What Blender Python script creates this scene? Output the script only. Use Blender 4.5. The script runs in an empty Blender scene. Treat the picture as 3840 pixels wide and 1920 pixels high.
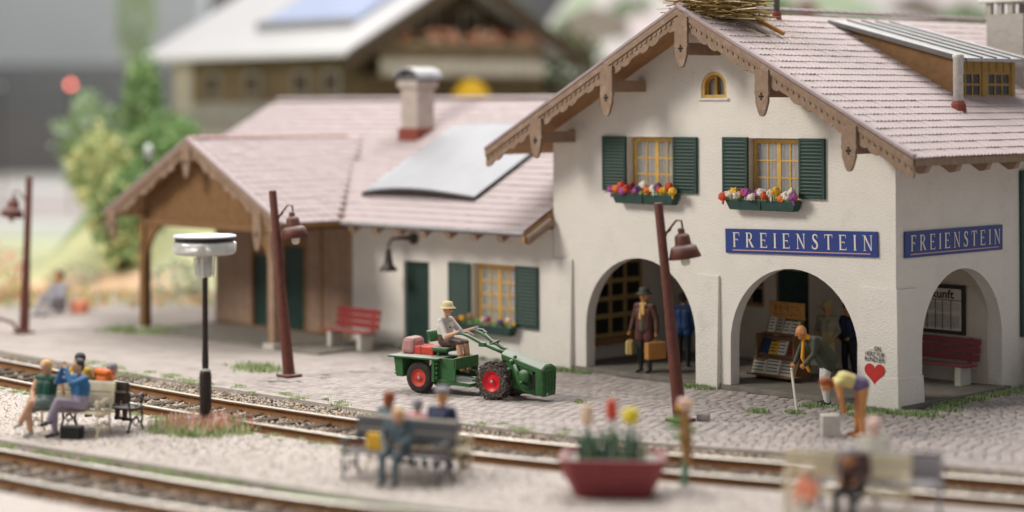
import bpy, math, random
import numpy as np
from mathutils import Vector, Matrix
random.seed(7); RNG = np.random.default_rng(7)
S = bpy.context.scene
COL = S.collection
rad = math.radians
# ------------------------------------------------------------------ camera
FW = Vector((-.7133, .7009, 0)).normalized()
RT = Vector((FW.y, -FW.x, 0))
CAM = Vector((23.412, -33.958, 6.3))
cd = bpy.data.cameras.new('camera'); cam = bpy.data.objects.new('camera', cd); COL.objects.link(cam)
cam.matrix_world = Matrix.Translation(CAM) @ Matrix((RT, (0, 0, 1), -FW)).transposed().to_4x4() @ Matrix.Rotation(rad(-.2865), 4, 'Z')
cd.sensor_width = 36; cd.lens = 69.83; cd.shift_y = -572/3840; cd.clip_start = .5; cd.clip_end = 900
cd.dof.use_dof = True; cd.dof.focus_distance = 42.1; cd.dof.aperture_fstop = .112; cd.dof.aperture_blades = 0
S.camera = cam
# ------------------------------------------------------------------ light (soft hall light from above, added softbox behind)
W = bpy.data.worlds.new('World'); S.world = W; W.use_nodes = True
W.node_tree.nodes['Background'].inputs[0].default_value = (.93, .95, 1, 1)
W.node_tree.nodes['Background'].inputs[1].default_value = .30
def area(name, loc, tgt, sx, sy, power, col):
    l = bpy.data.lights.new(name, 'AREA'); l.shape = 'RECTANGLE'; l.size = sx; l.size_y = sy; l.energy = power; l.color = col
    o = bpy.data.objects.new(name, l); COL.objects.link(o); o.location = loc
    o.rotation_euler = (Vector(tgt)-Vector(loc)).to_track_quat('-Z', 'Y').to_euler(); return o
area('hall_light', (-12, 10, 44), (-4, -5, 0), 30, 22, 18500, (1, .97, .94))
area('hall_light_front', (-26, -34, 30), (-6, 0, 2), 16, 12, 14500, (1, .95, .87))
area('hall_light_far', (-70, 50, 70), (-62, 42, 0), 60, 60, 40000, (1, .98, .96))
wv = CAM+FW*225; area('back_softbox', (wv.x, wv.y, 44), (CAM.x, CAM.y, 6), 110, 34, 130000, (.97, .98, 1))  # unseen softbox added behind the layout for bright reflections on rails and roofs
S.view_settings.view_transform = 'Standard'; S.view_settings.look = 'None'
S.view_settings.exposure = 0.19
# ------------------------------------------------------------------ materials
MT = {}
def mat(name, col, rough=.7, var=.12, vs=6., bump=.0, bs=60., metal=0., dust=0., spec=.35, emit=0., trans=0., col2=None, c2s=2., c2t=.55, alpha=1.):
    if name in MT: return MT[name]
    m = bpy.data.materials.new(name); m.use_nodes = True; nt = m.node_tree; N = nt.nodes; L = nt.links
    b = N['Principled BSDF']; b.inputs['Roughness'].default_value = rough; b.inputs['Metallic'].default_value = metal
    b.inputs['Specular IOR Level'].default_value = spec
    tc = N.new('ShaderNodeTexCoord')
    n = N.new('ShaderNodeTexNoise'); n.inputs['Scale'].default_value = vs; n.inputs['Detail'].default_value = 6; n.inputs['Roughness'].default_value = .65
    L.new(tc.outputs['Object'], n.inputs['Vector'])
    r = N.new('ShaderNodeValToRGB'); e = r.color_ramp.elements
    e[0].position = .3; e[1].position = .72
    e[0].color = (*[c*(1-var) for c in col], 1); e[1].color = (*[min(1, c*(1+var*.8)) for c in col], 1)
    L.new(n.outputs['Fac'], r.inputs['Fac']); out = r.outputs['Color']
    if col2:
        n2 = N.new('ShaderNodeTexNoise'); n2.inputs['Scale'].default_value = c2s; n2.inputs['Detail'].default_value = 5; n2.inputs['Roughness'].default_value = .7
        L.new(tc.outputs['Object'], n2.inputs['Vector'])
        r2 = N.new('ShaderNodeValToRGB'); r2.color_ramp.elements[0].position = c2t-.06; r2.color_ramp.elements[1].position = c2t+.08
        L.new(n2.outputs['Fac'], r2.inputs['Fac'])
        mx = N.new('ShaderNodeMixRGB'); mx.inputs['Color2'].default_value = (*col2, 1)
        L.new(r2.outputs['Color'], mx.inputs['Fac']); L.new(out, mx.inputs['Color1']); out = mx.outputs['Color']
    if dust:   # fine pale dust that settles on upward faces of every model
        g = N.new('ShaderNodeNewGeometry'); sx = N.new('ShaderNodeSeparateXYZ'); L.new(g.outputs['Normal'], sx.inputs[0])
        mp = N.new('ShaderNodeMapRange'); mp.inputs[1].default_value = .35; mp.inputs[2].default_value = 1.; mp.inputs[4].default_value = dust
        L.new(sx.outputs['Z'], mp.inputs[0])
        mx = N.new('ShaderNodeMixRGB'); mx.inputs['Color2'].default_value = (.62, .59, .56, 1)
        L.new(mp.outputs[0], mx.inputs['Fac']); L.new(out, mx.inputs['Color1']); out = mx.outputs['Color']
    L.new(out, b.inputs['Base Color'])
    if bump:
        nb = N.new('ShaderNodeTexNoise'); nb.inputs['Scale'].default_value = bs; nb.inputs['Detail'].default_value = 4
        L.new(tc.outputs['Object'], nb.inputs['Vector'])
        bp = N.new('ShaderNodeBump'); bp.inputs['Strength'].default_value = min(1, bump); bp.inputs['Distance'].default_value = .02*max(1, bump)
        L.new(nb.outputs['Fac'], bp.inputs['Height']); L.new(bp.outputs['Normal'], b.inputs['Normal'])
    if emit:
        b.inputs['Emission Color'].default_value = (*col, 1); b.inputs['Emission Strength'].default_value = emit
    if trans: b.inputs['Transmission Weight'].default_value = trans
    MT[name] = m; return m
mat('stucco', (.765, .725, .66), .9, .05, 1.3, 1., 24, col2=(.68, .64, .575), c2s=1.1, c2t=.64, spec=.1)
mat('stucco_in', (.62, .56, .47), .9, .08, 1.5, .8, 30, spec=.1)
mat('tile', (.46, .355, .352), .6, .14, 5, .4, 40, dust=.35, spec=.3, col2=(.40, .27, .265), c2s=9, c2t=.6)
mat('tile2', (.37, .285, .29), .62, .14, 3, .4, 40, dust=.3, spec=.28, col2=(.37, .26, .265), c2s=1.6, c2t=.6)
mat('ridge', (.42, .22, .2), .6, .2, 9, .3, 30, dust=.4)
mat('fascia', (.27, .18, .12), .7, .2, 7, .5, 45, dust=.4, col2=(.34, .25, .19), c2s=5, c2t=.58)
mat('soffit', (.36, .19, .08), .7, .25, 4, .4, 30)
mat('timber', (.21, .11, .045), .75, .22, 5, .5, 40, dust=.2)
mat('timber_pale', (.32, .21, .145), .8, .2, 4, .4, 30, dust=.2)
mat('shutter', (.028, .066, .054), .6, .25, 8, .3, 60, dust=.22)
mat('green_door', (.018, .045, .036), .6, .3, 6, .3, 50)
mat('ochre', (.62, .38, .10), .5, .2, 7, .2, 60, dust=.2)
mat('ochre_dark', (.36, .21, .05), .6, .2, 7, .2, 60)
mat('curtain', (.44, .38, .32), .9, .2, 5, .3, 20)
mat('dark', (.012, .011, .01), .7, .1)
mat('pane', (.30, .29, .27), .12, .3, 3, spec=.6)
mat('pane_dark', (.012, .011, .011), .1, .2, 3, spec=.5)
mat('zinc', (.38, .385, .40), .5, .16, 3, .2, 20, metal=.1, dust=.4)
mat('zinc_dark', (.12, .115, .11), .5, .2, 5, .2, 40, dust=.3)
mat('white_pipe', (.56, .54, .50), .7, .25, 10, .5, 50)
mat('brick_red', (.24, .055, .035), .7, .25, 14, .5, 60)
mat('render_grey', (.47, .43, .385), .9, .14, 5, 1., 14)
mat('cap', (.74, .73, .66), .6, .08, 4)
mat('sign_blue', (.022, .046, .215), .45, .1, 4, spec=.4)
mat('sign_text', (.74, .68, .62), .6, .06)
mat('sign_line', (.55, .33, .32), .6, .06)
mat('heart', (.52, .035, .03), .7, .2, 20)
mat('ink', (.035, .03, .025), .8, .2)
mat('paper', (.60, .56, .47), .8, .08)
mat('lamp_brown', (.125, .038, .026), .5, .25, 8, .5, 40, dust=.35)
mat('lamp_dark', (.028, .018, .016), .45, .3, 14, .7, 30, dust=.1)
mat('bulb', (.80, .76, .66), .3, .04)
mat('clear', (.85, .84, .80), .12, .03, 3, spec=.8, trans=.45)
mat('lid', (.60, .60, .62), .4, .06)
mat('cobble', (.40, .35, .33), .8, .12, 2, .5, 30, col2=(.31, .27, .25), c2s=1.3, c2t=.6, spec=.12)
mat('cobble2', (.46, .41, .385), .8, .12, 2, .5, 30, col2=(.35, .31, .29), c2s=1.3, c2t=.6, spec=.12)
mat('forecourt', (.20, .17, .155), .95, .25, 2.2, 1., 22, col2=(.22, .185, .16), c2s=1.5, c2t=.5)
mat('gravel', (.54, .48, .44), .95, .15, 9, 1.4, 20, col2=(.55, .47, .42), c2s=26, c2t=.62)
mat('kerb', (.44, .39, .355), .85, .18, 5, .6, 24)
mat('floor_slab', (.20, .18, .15), .85, .25, 3, .5, 22)
mat('ballast_bed', (.10, .075, .055), .95, .3, 6, 1.2, 20)
mat('stone_a', (.52, .42, .30), .9, .25, 3); mat('stone_b', (.33, .27, .22), .9, .25, 3); mat('stone_c', (.12, .085, .06), .9, .25, 3); mat('stone_d', (.56, .50, .46), .9, .2, 3)
mat('rust', (.24, .115, .045), .75, .3, 12, .5, 60)
mat('railtop_glint', (.95, .90, .80), .28, .03, 2, metal=.5, spec=.8)  # near-white base colour stands in for bright reflections on the rail heads
mat('sleeper', (.13, .10, .08), .95, .35, 5, .9, 30, spec=.08)
mat('grass', (.27, .38, .14), .8, .3, 3); mat('grass_pale', (.56, .64, .38), .8, .2, 3); mat('grass_dark', (.13, .21, .07), .8, .3, 3)
mat('pink_bloom', (.85, .58, .50), .7, .2, 6)
mat('red', (.27, .024, .022), .55, .18, 6, .2, 40, dust=.25)
mat('red_deep', (.25, .045, .05), .45, .15, 5, .1, 30, dust=.18)
mat('red_rim', (.62, .015, .025), .35, .1, 6)
mat('red_rim_pale', (.55, .06, .04), .6, .12, 8, dust=.1)
mat('concrete', (.55, .52, .46), .9, .12, 6, .5, 30)
mat('trac_green', (.036, .125, .038), .5, .2, 9, .25, 50, dust=.55)
mat('tyre', (.035, .030, .026), .8, .3, 9, .5, 40, dust=.15)
mat('tyre_muddy', (.05, .04, .034), .9, .4, 12, .8, 40, col2=(.26, .21, .18), c2s=14, c2t=.56)
mat('cushion', (.42, .22, .21), .8, .12, 5, dust=.3)
mat('skin', (.62, .36, .235), .55, .08, 8); mat('skin_warm', (.60, .27, .10), .55, .1, 8)
mat('slate', (.085, .085, .095), .6, .2, 6, dust=.35); mat('lattice', (.46, .33, .14), .6, .15, 6)
mat('cream', (.68, .60, .43), .5, .08, 5); mat('iron', (.045, .032, .026), .45, .25, 8, dust=.4)
for k, c in dict(shirt_white=(.62, .58, .53), trouser_brown=(.10, .055, .045), sock=(.46, .27, .09), hat_cream=(.60, .48, .24), glove=(.30, .28, .31), glove_dark=(.03, .03, .04),
                 coat_brown=(.09, .035, .028), waist=(.10, .085, .055), trouser_olive=(.035, .04, .03), scarf=(.56, .34, .11), scarf_orange=(.75, .33, .02), jacket_green=(.05, .055, .035),
                 khaki=(.34, .32, .22), khaki_trouser=(.50, .40, .20), navy=(.012, .02, .075), black=(.012, .012, .016), blue_dark=(.015, .045, .13), blue=(.025, .13, .30), lilac=(.32, .27, .35),
                 bottle=(.012, .075, .05), skirt=(.18, .24, .22), blond=(.72, .44, .16), yellow=(.62, .44, .07), shirt_yellow=(.66, .56, .22), orange=(.72, .17, .03), hair_dark=(.03, .025, .025), hair_red=(.28, .07, .02),
                 shorts=(.15, .12, .22), shoe_pale=(.45, .50, .46), leather_tan=(.50, .22, .06), leather_yellow=(.52, .40, .15), white_cloth=(.66, .64, .60), grey_teal=(.09, .13, .15), grey_cloth=(.30, .29, .32),
                 violet=(.35, .08, .30), purple=(.10, .05, .16), salmon=(.74, .26, .15), moss=(.13, .24, .17), leaf=(.10, .30, .03), pink=(.62, .25, .30), coral=(.62, .07, .03), apricot=(.80, .60, .42), lemon=(.80, .66, .05), gold=(.74, .42, .03), petal_white=(.75, .70, .58)).items():
    mat(k, c, .6, .1, 9, dust=.12)
mat('straw', (.52, .38, .15), .8, .35, 6); mat('straw_dark', (.20, .12, .035), .85, .4, 6); mat('straw_pale', (.72, .62, .38), .8, .2, 6)
mat('log', (.50, .24, .06), .6, .2, 8, .3, 30); mat('log_pale', (.55, .46, .40), .7, .15, 8)
mat('barrel', (.36, .20, .07), .6, .25, 6, .4, 30)
mat('chalet_roof', (.72, .71, .71), .6, .05, .3, dust=.3); mat('chalet_wall', (.17, .12, .065), .8, .3, .8); mat('chalet_pale', (.50, .45, .37), .9, .15, 1.)
mat('chalet_grey', (.34, .32, .28), .8, .2, 1.); mat('chalet_dark', (.075, .05, .03), .8, .3, 1.); mat('chalet_wood', (.26, .19, .12), .8, .3, 1.)
mat('solar_blue', (.42, .50, .72), .3, .1, 1.); mat('solar_white', (.27, .28, .31), .45, .12, .9, spec=.4, dust=.2); mat('yellow_cloth', (.60, .36, .01), .7, .1)
mat('foliage', (.34, .48, .20), .8, .35, .6); mat('foliage_deep', (.22, .38, .15), .8, .35, .6); mat('foliage_yellow', (.72, .70, .34), .8, .3, .8); mat('foliage_blue', (.46, .56, .42), .8, .3, .6)
mat('wall_grey', (.20, .20, .195), .9, .06, .05); mat('panel_pale', (.62, .65, .66), .8, .04, .05); mat('panel_dark', (.22, .21, .205), .9, .1, .05); mat('hill', (.45, .41, .37), .95, .25, .1, col2=(.34, .36, .27), c2s=.08, c2t=.55)
mat('signal_red', (1, .22, .17), .5, 0, emit=5.)
mat('signal_white', (.7, .76, .7), .5, 0, emit=.3)
# ------------------------------------------------------------------ mesh helper
class B:
    def __init__(s): s.v = []; s.f = []; s.m = []; s.n = 0; s.cur = 0; s.mats = []
    def use(s, name):
        if name not in s.mats: s.mats.append(name)
        s.cur = s.mats.index(name); return s
    def add(s, vs, fs, M=None):
        if M is not None: vs = [M @ Vector(p) for p in vs]
        k = len(s.v); s.v += [tuple(p) for p in vs]
        s.f += [tuple(i+k for i in f) for f in fs]; s.m += [s.cur]*len(fs); return s
    def bx(s, x0, x1, y0, y1, z0, z1, M=None):
        return s.add([(x0,y0,z0),(x1,y0,z0),(x1,y1,z0),(x0,y1,z0),(x0,y0,z1),(x1,y0,z1),(x1,y1,z1),(x0,y1,z1)],
                     [(0,3,2,1),(4,5,6,7),(0,1,5,4),(1,2,6,5),(2,3,7,6),(3,0,4,7)], M)
    def hexa(s, a, b, M=None):   # two quads a (bottom/front) and b
        return s.add(list(a)+list(b), [(0,3,2,1),(4,5,6,7),(0,1,5,4),(1,2,6,5),(2,3,7,6),(3,0,4,7)], M)
    def prism(s, poly, y0, y1, M=None):   # poly in (x, z), extruded along y
        n = len(poly); vs = [(p[0], y0, p[1]) for p in poly]+[(p[0], y1, p[1]) for p in poly]
        fs = [tuple(range(n)), tuple(range(2*n-1, n-1, -1))]+[(i, i+n, (i+1) % n+n, (i+1) % n) for i in range(n)]
        return s.add(vs, fs, M)
    def tube(s, pts, r, seg=8, cap=True):
        pts = [Vector(p) for p in pts]; n = len(pts); rs = r if isinstance(r, (list, tuple)) else [r]*n
        vs = []; up = None
        for i, p in enumerate(pts):
            d = (pts[min(i+1, n-1)]-pts[max(i-1, 0)]).normalized()
            if up is None: up = Vector((0, 0, 1)) if abs(d.z) < .9 else Vector((1, 0, 0))
            a = d.cross(up).normalized(); up = a.cross(d).normalized()
            for k in range(seg):
                t = 2*math.pi*k/seg; vs.append(p+(a*math.cos(t)+up*math.sin(t))*rs[i])
        fs = [(i*seg+k, i*seg+(k+1) % seg, (i+1)*seg+(k+1) % seg, (i+1)*seg+k) for i in range(n-1) for k in range(seg)]
        if cap: fs += [tuple(range(seg))[::-1], tuple((n-1)*seg+k for k in range(seg))]
        return s.add(vs, fs)
    def lathe(s, prof, seg=20, M=None, cap=True):  # prof (r, z)
        vs = []; n = len(prof)
        for r, z in prof:
            for k in range(seg):
                t = 2*math.pi*k/seg; vs.append((r*math.cos(t), r*math.sin(t), z))
        fs = [(i*seg+k, i*seg+(k+1) % seg, (i+1)*seg+(k+1) % seg, (i+1)*seg+k) for i in range(n-1) for k in range(seg)]
        if cap: fs += [tuple(range(seg))[::-1], tuple((n-1)*seg+k for k in range(seg))]
        return s.add(vs, fs, M)
    def ball(s, c, r, seg=10, rings=6, M=None):
        if not isinstance(r, (tuple, list)): r = (r, r, r)
        vs = [(c[0], c[1], c[2]-r[2])]
        for i in range(1, rings):
            a = math.pi*i/rings-math.pi/2
            for k in range(seg):
                t = 2*math.pi*k/seg; vs.append((c[0]+r[0]*math.cos(a)*math.cos(t), c[1]+r[1]*math.cos(a)*math.sin(t), c[2]+r[2]*math.sin(a)))
        vs.append((c[0], c[1], c[2]+r[2])); fs = []
        for k in range(seg): fs.append((0, 1+(k+1) % seg, 1+k)); q = 1+(rings-2)*seg; fs.append((len(vs)-1, q+k, q+(k+1) % seg))
        fs += [(1+i*seg+k, 1+i*seg+(k+1) % seg, 1+(i+1)*seg+(k+1) % seg, 1+(i+1)*seg+k) for i in range(rings-2) for k in range(seg)]
        return s.add(vs, fs, M)
    def build(s, name, parent=None, m=None, bevel=0, smooth=False, loc=None, rz=0):
        me = bpy.data.meshes.new(name); me.from_pydata(s.v, [], s.f)
        for k in (s.mats or [m]): me.materials.append(MT[k])
        if len(s.mats) > 1: me.polygons.foreach_set('material_index', s.m)
        if smooth: me.polygons.foreach_set('use_smooth', [True]*len(s.f))
        me.update(); o = bpy.data.objects.new(name, me); COL.objects.link(o)
        if parent: o.parent = parent
        if loc: o.location = loc
        if rz: o.rotation_euler[2] = rz
        if bevel:
            md = o.modifiers.new('bevel', 'BEVEL'); md.width = bevel; md.segments = 2; md.limit_method = 'ANGLE'
        if smooth == 'auto':
            pass
        return o
def raw(name, V, F, mats, midx=None, parent=None, smooth=False):
    V = np.asarray(V, dtype=np.float32); F = np.asarray(F, dtype=np.int32); me = bpy.data.meshes.new(name)
    k = F.shape[1]; me.vertices.add(len(V)); me.vertices.foreach_set('co', V.ravel())
    me.loops.add(F.size); me.loops.foreach_set('vertex_index', F.ravel())
    me.polygons.add(len(F)); me.polygons.foreach_set('loop_start', np.arange(0, F.size, k, dtype=np.int32)); me.polygons.foreach_set('loop_total', np.full(len(F), k, dtype=np.int32))
    for q in mats: me.materials.append(MT[q])
    if midx is not None: me.polygons.foreach_set('material_index', np.asarray(midx, dtype=np.int32))
    if smooth: me.polygons.foreach_set('use_smooth', np.ones(len(F), dtype=bool))
    me.update(calc_edges=True); me.validate()
    o = bpy.data.objects.new(name, me); COL.objects.link(o)
    if parent: o.parent = parent
    return o
def tag(o, label=None, cat=None, group=None, kind=None):
    if label: o['label'] = label
    if cat: o['category'] = cat
    if group: o['group'] = group
    if kind: o['kind'] = kind
    return o
def thing(name, label, cat, loc=(0, 0, 0), rz=0, group=None):
    o = bpy.data.objects.new(name, None); COL.objects.link(o); o.location = loc; o.rotation_euler[2] = rz; o.empty_display_size = .1
    return tag(o, label, cat, group)
def box(name, parent, m, *a, bevel=0): return B().bx(*a).build(name, parent, m, bevel)
def copy_tree(o, parent=None):
    c = o.copy(); COL.objects.link(c)
    if parent: c.parent = parent
    for ch in o.children: copy_tree(ch, c)
    return c
def inst(o, parent, mw):
    c = o.copy(); COL.objects.link(c); c.parent = parent; c.matrix_local = mw; return c
# ------------------------------------------------------------------ curves of the tracks
XS = np.arange(-60, 40, .1)
def curve(pts, win=25):
    p = np.array(pts, float); y = np.interp(XS, p[:, 0], p[:, 1])
    s0 = (p[1, 1]-p[0, 1])/(p[1, 0]-p[0, 0]); s1 = (p[-1, 1]-p[-2, 1])/(p[-1, 0]-p[-2, 0])
    y = np.where(XS < p[0, 0], p[0, 1]+(XS-p[0, 0])*s0, y); y = np.where(XS > p[-1, 0], p[-1, 1]+(XS-p[-1, 0])*s1, y)
    k = np.ones(win)/win; yp = np.pad(y, win, mode='edge')
    for _ in range(2): yp = np.convolve(yp, k, 'same')
    y2 = yp[win:-win]; return lambda x: np.interp(x, XS[win:-win], y2[win:-win])
farA = curve([(-40, -8.4), (-20, -8.88), (-15, -9.06), (-11, -9.12), (-8.2, -8.95), (-6.3, -8.78), (-4, -8.55), (-1.6, -8.1), (.74, -7.32), (3.24, -6.42), (6.2, -5.35), (20, -.4)])
edgeC = curve([(-40, -6.9), (-17, -7.5), (-8.3, -7.3), (-5.2, -7.1), (-2.7, -6.72), (-.4, -5.9), (2.0, -4.98), (3.7, -4.42), (5.34, -4.0), (20, .3)])
farB = curve([(-40, -17.5), (-14, -15.95), (-8.54, -15.45), (-3.76, -14.95), (-1.69, -14.57), (-.13, -14.2), (4, -12.8), (12, -8)])
edgeP = curve([(-40, -16.6), (-10.2, -14.5), (-6.9, -14.06), (-3.5, -13.64), (0, -13.2), (4, -11.9), (12, -7.2)])
def offset(fn, d, xs):
    y = fn(xs); dy = np.gradient(y, xs); n = np.sqrt(1+dy*dy); return np.stack([xs+dy/n*d, y-d/n], 1)  # d > 0: toward the camera side
XR = np.arange(-34, 16, .25)
nearA = offset(farA, 1.55, XR); platA = offset(farA, 1.55+.34, XR)
def strip(name, A, Bq, z, m, kind='structure', zb=None, nx=None):   # slab between two polylines (same length)
    n = len(A); b = B().use(m); vs = [(p[0], p[1], z) for p in A]+[(p[0], p[1], z) for p in Bq]
    fs = [(i, n+i, n+i+1, i+1) for i in range(n-1)]
    if zb is not None:
        vs += [(p[0], p[1], zb) for p in A]+[(p[0], p[1], zb) for p in Bq]
        fs += [(i, i+1, 2*n+i+1, 2*n+i) for i in range(n-1)]+[(n+i+1, n+i, 3*n+i, 3*n+i+1) for i in range(n-1)]
    b.add(vs, fs); o = b.build(name); tag(o, kind=kind); return o
# ------------------------------------------------------------------ terrain
def ud(u, d, z=0): p = CAM+FW*d+RT*u; return Vector((p.x, p.y, z))
def sst(a, b, x): t = np.clip((x-a)/(b-a), 0, 1); return t*t*(3-2*t)
us = np.linspace(-70, 70, 141); ds = np.concatenate([np.linspace(0, 60, 31), np.linspace(61, 160, 120), np.linspace(162, 260, 30)])
U, D = np.meshgrid(us, ds)
HT = 4.3*sst(66, 77, D)*sst(-18.5, -14.5, U) + 13*sst(98, 150, D)*sst(-4, 8, U) + .5*np.sin(U*.6+D*.3)*sst(70, 90, D)*sst(-16, -12, U)
HT = HT - .17
Vt = np.stack([CAM.x+FW.x*D+RT.x*U, CAM.y+FW.y*D+RT.y*U, HT], -1).reshape(-1, 3)
nu = len(us); ii, jj = np.meshgrid(np.arange(len(ds)-1), np.arange(nu-1), indexing='ij')
Ft = np.stack([ii*nu+jj, ii*nu+jj+1, (ii+1)*nu+jj+1, (ii+1)*nu+jj], -1).reshape(-1, 4)
mt = mat('ground', (1, 1, 1), .95, 0, 3, .6, 3)
ter = raw('ground', Vt, Ft, ['ground'], smooth=True); tag(ter, kind='structure')
n1 = np.sin(Vt[:, 0]*.31+Vt[:, 1]*.17)+np.sin(Vt[:, 0]*.11-Vt[:, 1]*.43)+.8*np.sin(Vt[:, 0]*.9+1.3*Vt[:, 1])
Uf, Df = U.ravel(), D.ravel()
colr = np.zeros((len(Vt), 4)); colr[:, 3] = 1
def setc(mask, c): colr[mask, :3] = c
setc(slice(None), (.66, .62, .58)); setc((Df > 64.5), (.60, .60, .33)); setc((Df > 64.5) & (Df < 69) & (n1 > .1), (.76, .52, .34))
setc((Df > 76) & (n1 > .6), (.66, .65, .42)); setc((Df > 84) & (n1 < -.6), (.62, .66, .42)); setc(Df > 97, (.56, .58, .46)); setc((Df > 108), (.78, .76, .74)); setc((Df > 135) & (n1 > 0), (.74, .64, .54)); setc(Df > 165, (.62, .58, .52))
setc((Uf > -16.8) & (Df > 72), (.32, .42, .20)); setc((Uf > -17) & (Df > 80), (.50, .47, .40)); setc((Df > 98) & (Uf > -2), (.66, .61, .57)); setc((Df > 98) & (Uf > -2) & (n1 > 1.1), (.42, .50, .33)); setc((Df > 98) & (Uf > -2) & (n1 < -1.2), (.72, .62, .60))
ca = ter.data.color_attributes.new('col', 'FLOAT_COLOR', 'POINT'); ca.data.foreach_set('color', colr.ravel())
nt = mt.node_tree; at = nt.nodes.new('ShaderNodeAttribute'); at.attribute_name = 'col'
mm = nt.nodes.new('ShaderNodeMixRGB'); mm.blend_type = 'MULTIPLY'; mm.inputs[0].default_value = 1
nn = nt.nodes.new('ShaderNodeTexNoise'); nn.inputs['Scale'].default_value = .5; nn.inputs['Detail'].default_value = 6
rr = nt.nodes.new('ShaderNodeMapRange'); rr.inputs[3].default_value = .7; rr.inputs[4].default_value = 1.25
tcg = nt.nodes.new('ShaderNodeTexCoord'); nt.links.new(tcg.outputs['Object'], nn.inputs['Vector']); nt.links.new(nn.outputs['Fac'], rr.inputs[0])
nt.links.new(at.outputs['Color'], mm.inputs[1]); nt.links.new(rr.outputs[0], mm.inputs[2]); nt.links.new(mm.outputs[0], nt.nodes['Principled BSDF'].inputs['Base Color'])
# backdrop of the hall
def udbox(name, u0, u1, d0, d1, z0, z1, m, kind=None):
    b = B().hexa([ud(u0, d0, z0), ud(u1, d0, z0), ud(u1, d1, z0), ud(u0, d1, z0)], [ud(u0, d0, z1), ud(u1, d0, z1), ud(u1, d1, z1), ud(u0, d1, z1)])
    o = b.build(name, None, m); 
    if kind: o['kind'] = kind
    return o
udbox('back_wall', -110, 110, 240, 242, -1, 60, 'wall_grey', 'structure')
o = udbox('partition', -60, -31.5, 200, 206, 10.6, 40, 'panel_pale'); tag(o, 'pale grey panel hanging in the hall at far upper left', 'panel')
o = udbox('partition', -29.5, -21.5, 203, 206, 9, 40, 'panel_dark'); tag(o, 'dark grey panel in the hall between pale panel and farmhouse roof', 'panel')
o = udbox('stage', -60, -25, 190, 200, -.5, 5.4, 'panel_dark'); tag(o, 'dark grey stage block below the pale panel at far left', 'stage')
udbox('road', -45, -15.5, 112, 150, -.16, -.12, 'gravel', 'structure')
# forecourt, platform, ballast bed
xs = np.arange(-34, 14.01, .5)
cy = edgeC(xs)
A = np.stack([xs, np.full_like(xs, 16.)], 1); Bp = np.stack([xs, cy], 1)
strip('forecourt', A, Bp, -.026, 'forecourt', zb=-.16)
mat('yard', (.43, .38, .35), .95, .16, 1.2, 1.2, 20, col2=(.34, .30, .27), c2s=.9, c2t=.6, spec=.15)
xy = np.arange(-34, -12.4, .4); strip('yard', np.stack([xy, np.full_like(xy, 15.9)], 1), np.stack([xy, edgeC(xy)+.02], 1), -.010, 'yard')
kb = strip('kerb', np.stack([xs, cy-.0], 1), offset(edgeC, .16, xs), .0, 'kerb', zb=-.16)
strip('platform', platA, np.stack([XR, edgeP(XR)], 1), 0, 'gravel', zb=-.17)
ke = strip('platform_edge', np.stack([XR, edgeP(XR)-.004], 1), offset(edgeP, .16, XR), .012, 'kerb', zb=-.17)
strip('foreground', offset(farB, 1.55+.5, XR), offset(farB, 12, XR), 0, 'gravel', zb=-.17)
strip('track_bed', offset(edgeC, .17, xs), offset(farA, 1.9, xs), -.10, 'ballast_bed')
strip('track_bed_front', offset(edgeP, .17, XR), offset(farB, 2.05, XR), -.10, 'ballast_bed')
# ------------------------------------------------------------------ tracks
def track(fn, label, x0, x1, sl):
    t = thing('railway_track', label, 'track', group='railway tracks')
    xx = np.arange(x0, x1, .3); RZ0 = .065
    for d in (0, 1.55):
        P = offset(fn, d, xx); T = np.gradient(P, axis=0); T /= np.linalg.norm(T, axis=1)[:, None]; Nn = np.stack([T[:, 1], -T[:, 0]], 1)
        prof = [(-.08, -.13), (.08, -.13), (.075, -.105), (.022, -.09), (.022, -.015), (.048, -.008), (.056, .034), (.052, .042), (-.052, .042), (-.056, .034), (-.048, -.008), (-.022, -.015), (-.022, -.09), (-.075, -.105)]
        k = len(prof); V = []; F = []; mi = []
        for i in range(len(P)):
            for a, z in prof: V.append((P[i, 0]+Nn[i, 0]*a, P[i, 1]+Nn[i, 1]*a, z*1.15+RZ0))
        for i in range(len(P)-1):
            for j in range(k):
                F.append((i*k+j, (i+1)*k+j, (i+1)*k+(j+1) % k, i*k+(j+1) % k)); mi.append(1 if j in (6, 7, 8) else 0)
        raw('rail', V, F, ['rust', 'railtop_glint'], mi, t)
    # sleepers
    P = offset(fn, .775, xx); L = np.concatenate([[0], np.cumsum(np.linalg.norm(np.diff(P, axis=0), axis=1))]); T = np.gradient(P, axis=0)
    proto = None
    for s in np.arange(.3, L[-1], .68):
        x = np.interp(s, L, P[:, 0]); y = np.interp(s, L, P[:, 1]); a = math.atan2(np.interp(s, L, T[:, 1]), np.interp(s, L, T[:, 0]))
        if proto is None:
            b = B().use('sleeper').bx(-.13, .13, -1.3, 1.3, -.14, -.085)
            b.use('rust')
            for q in (-.775, .775): b.bx(-.1, .1, q-.14, q+.14, -.086, -.075)
            proto = b.build('sleeper', t, bevel=.01); o = proto
        else: o = proto.copy(); COL.objects.link(o)
        o.location = (x, y, .045+random.uniform(-.006, .004)); o.rotation_euler[2] = a+random.uniform(-.02, .02)
    return t
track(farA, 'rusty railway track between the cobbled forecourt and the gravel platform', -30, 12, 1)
track(farB, 'blurred railway track in front of the gravel platform at the bottom left', -22, 4, 1)
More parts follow.
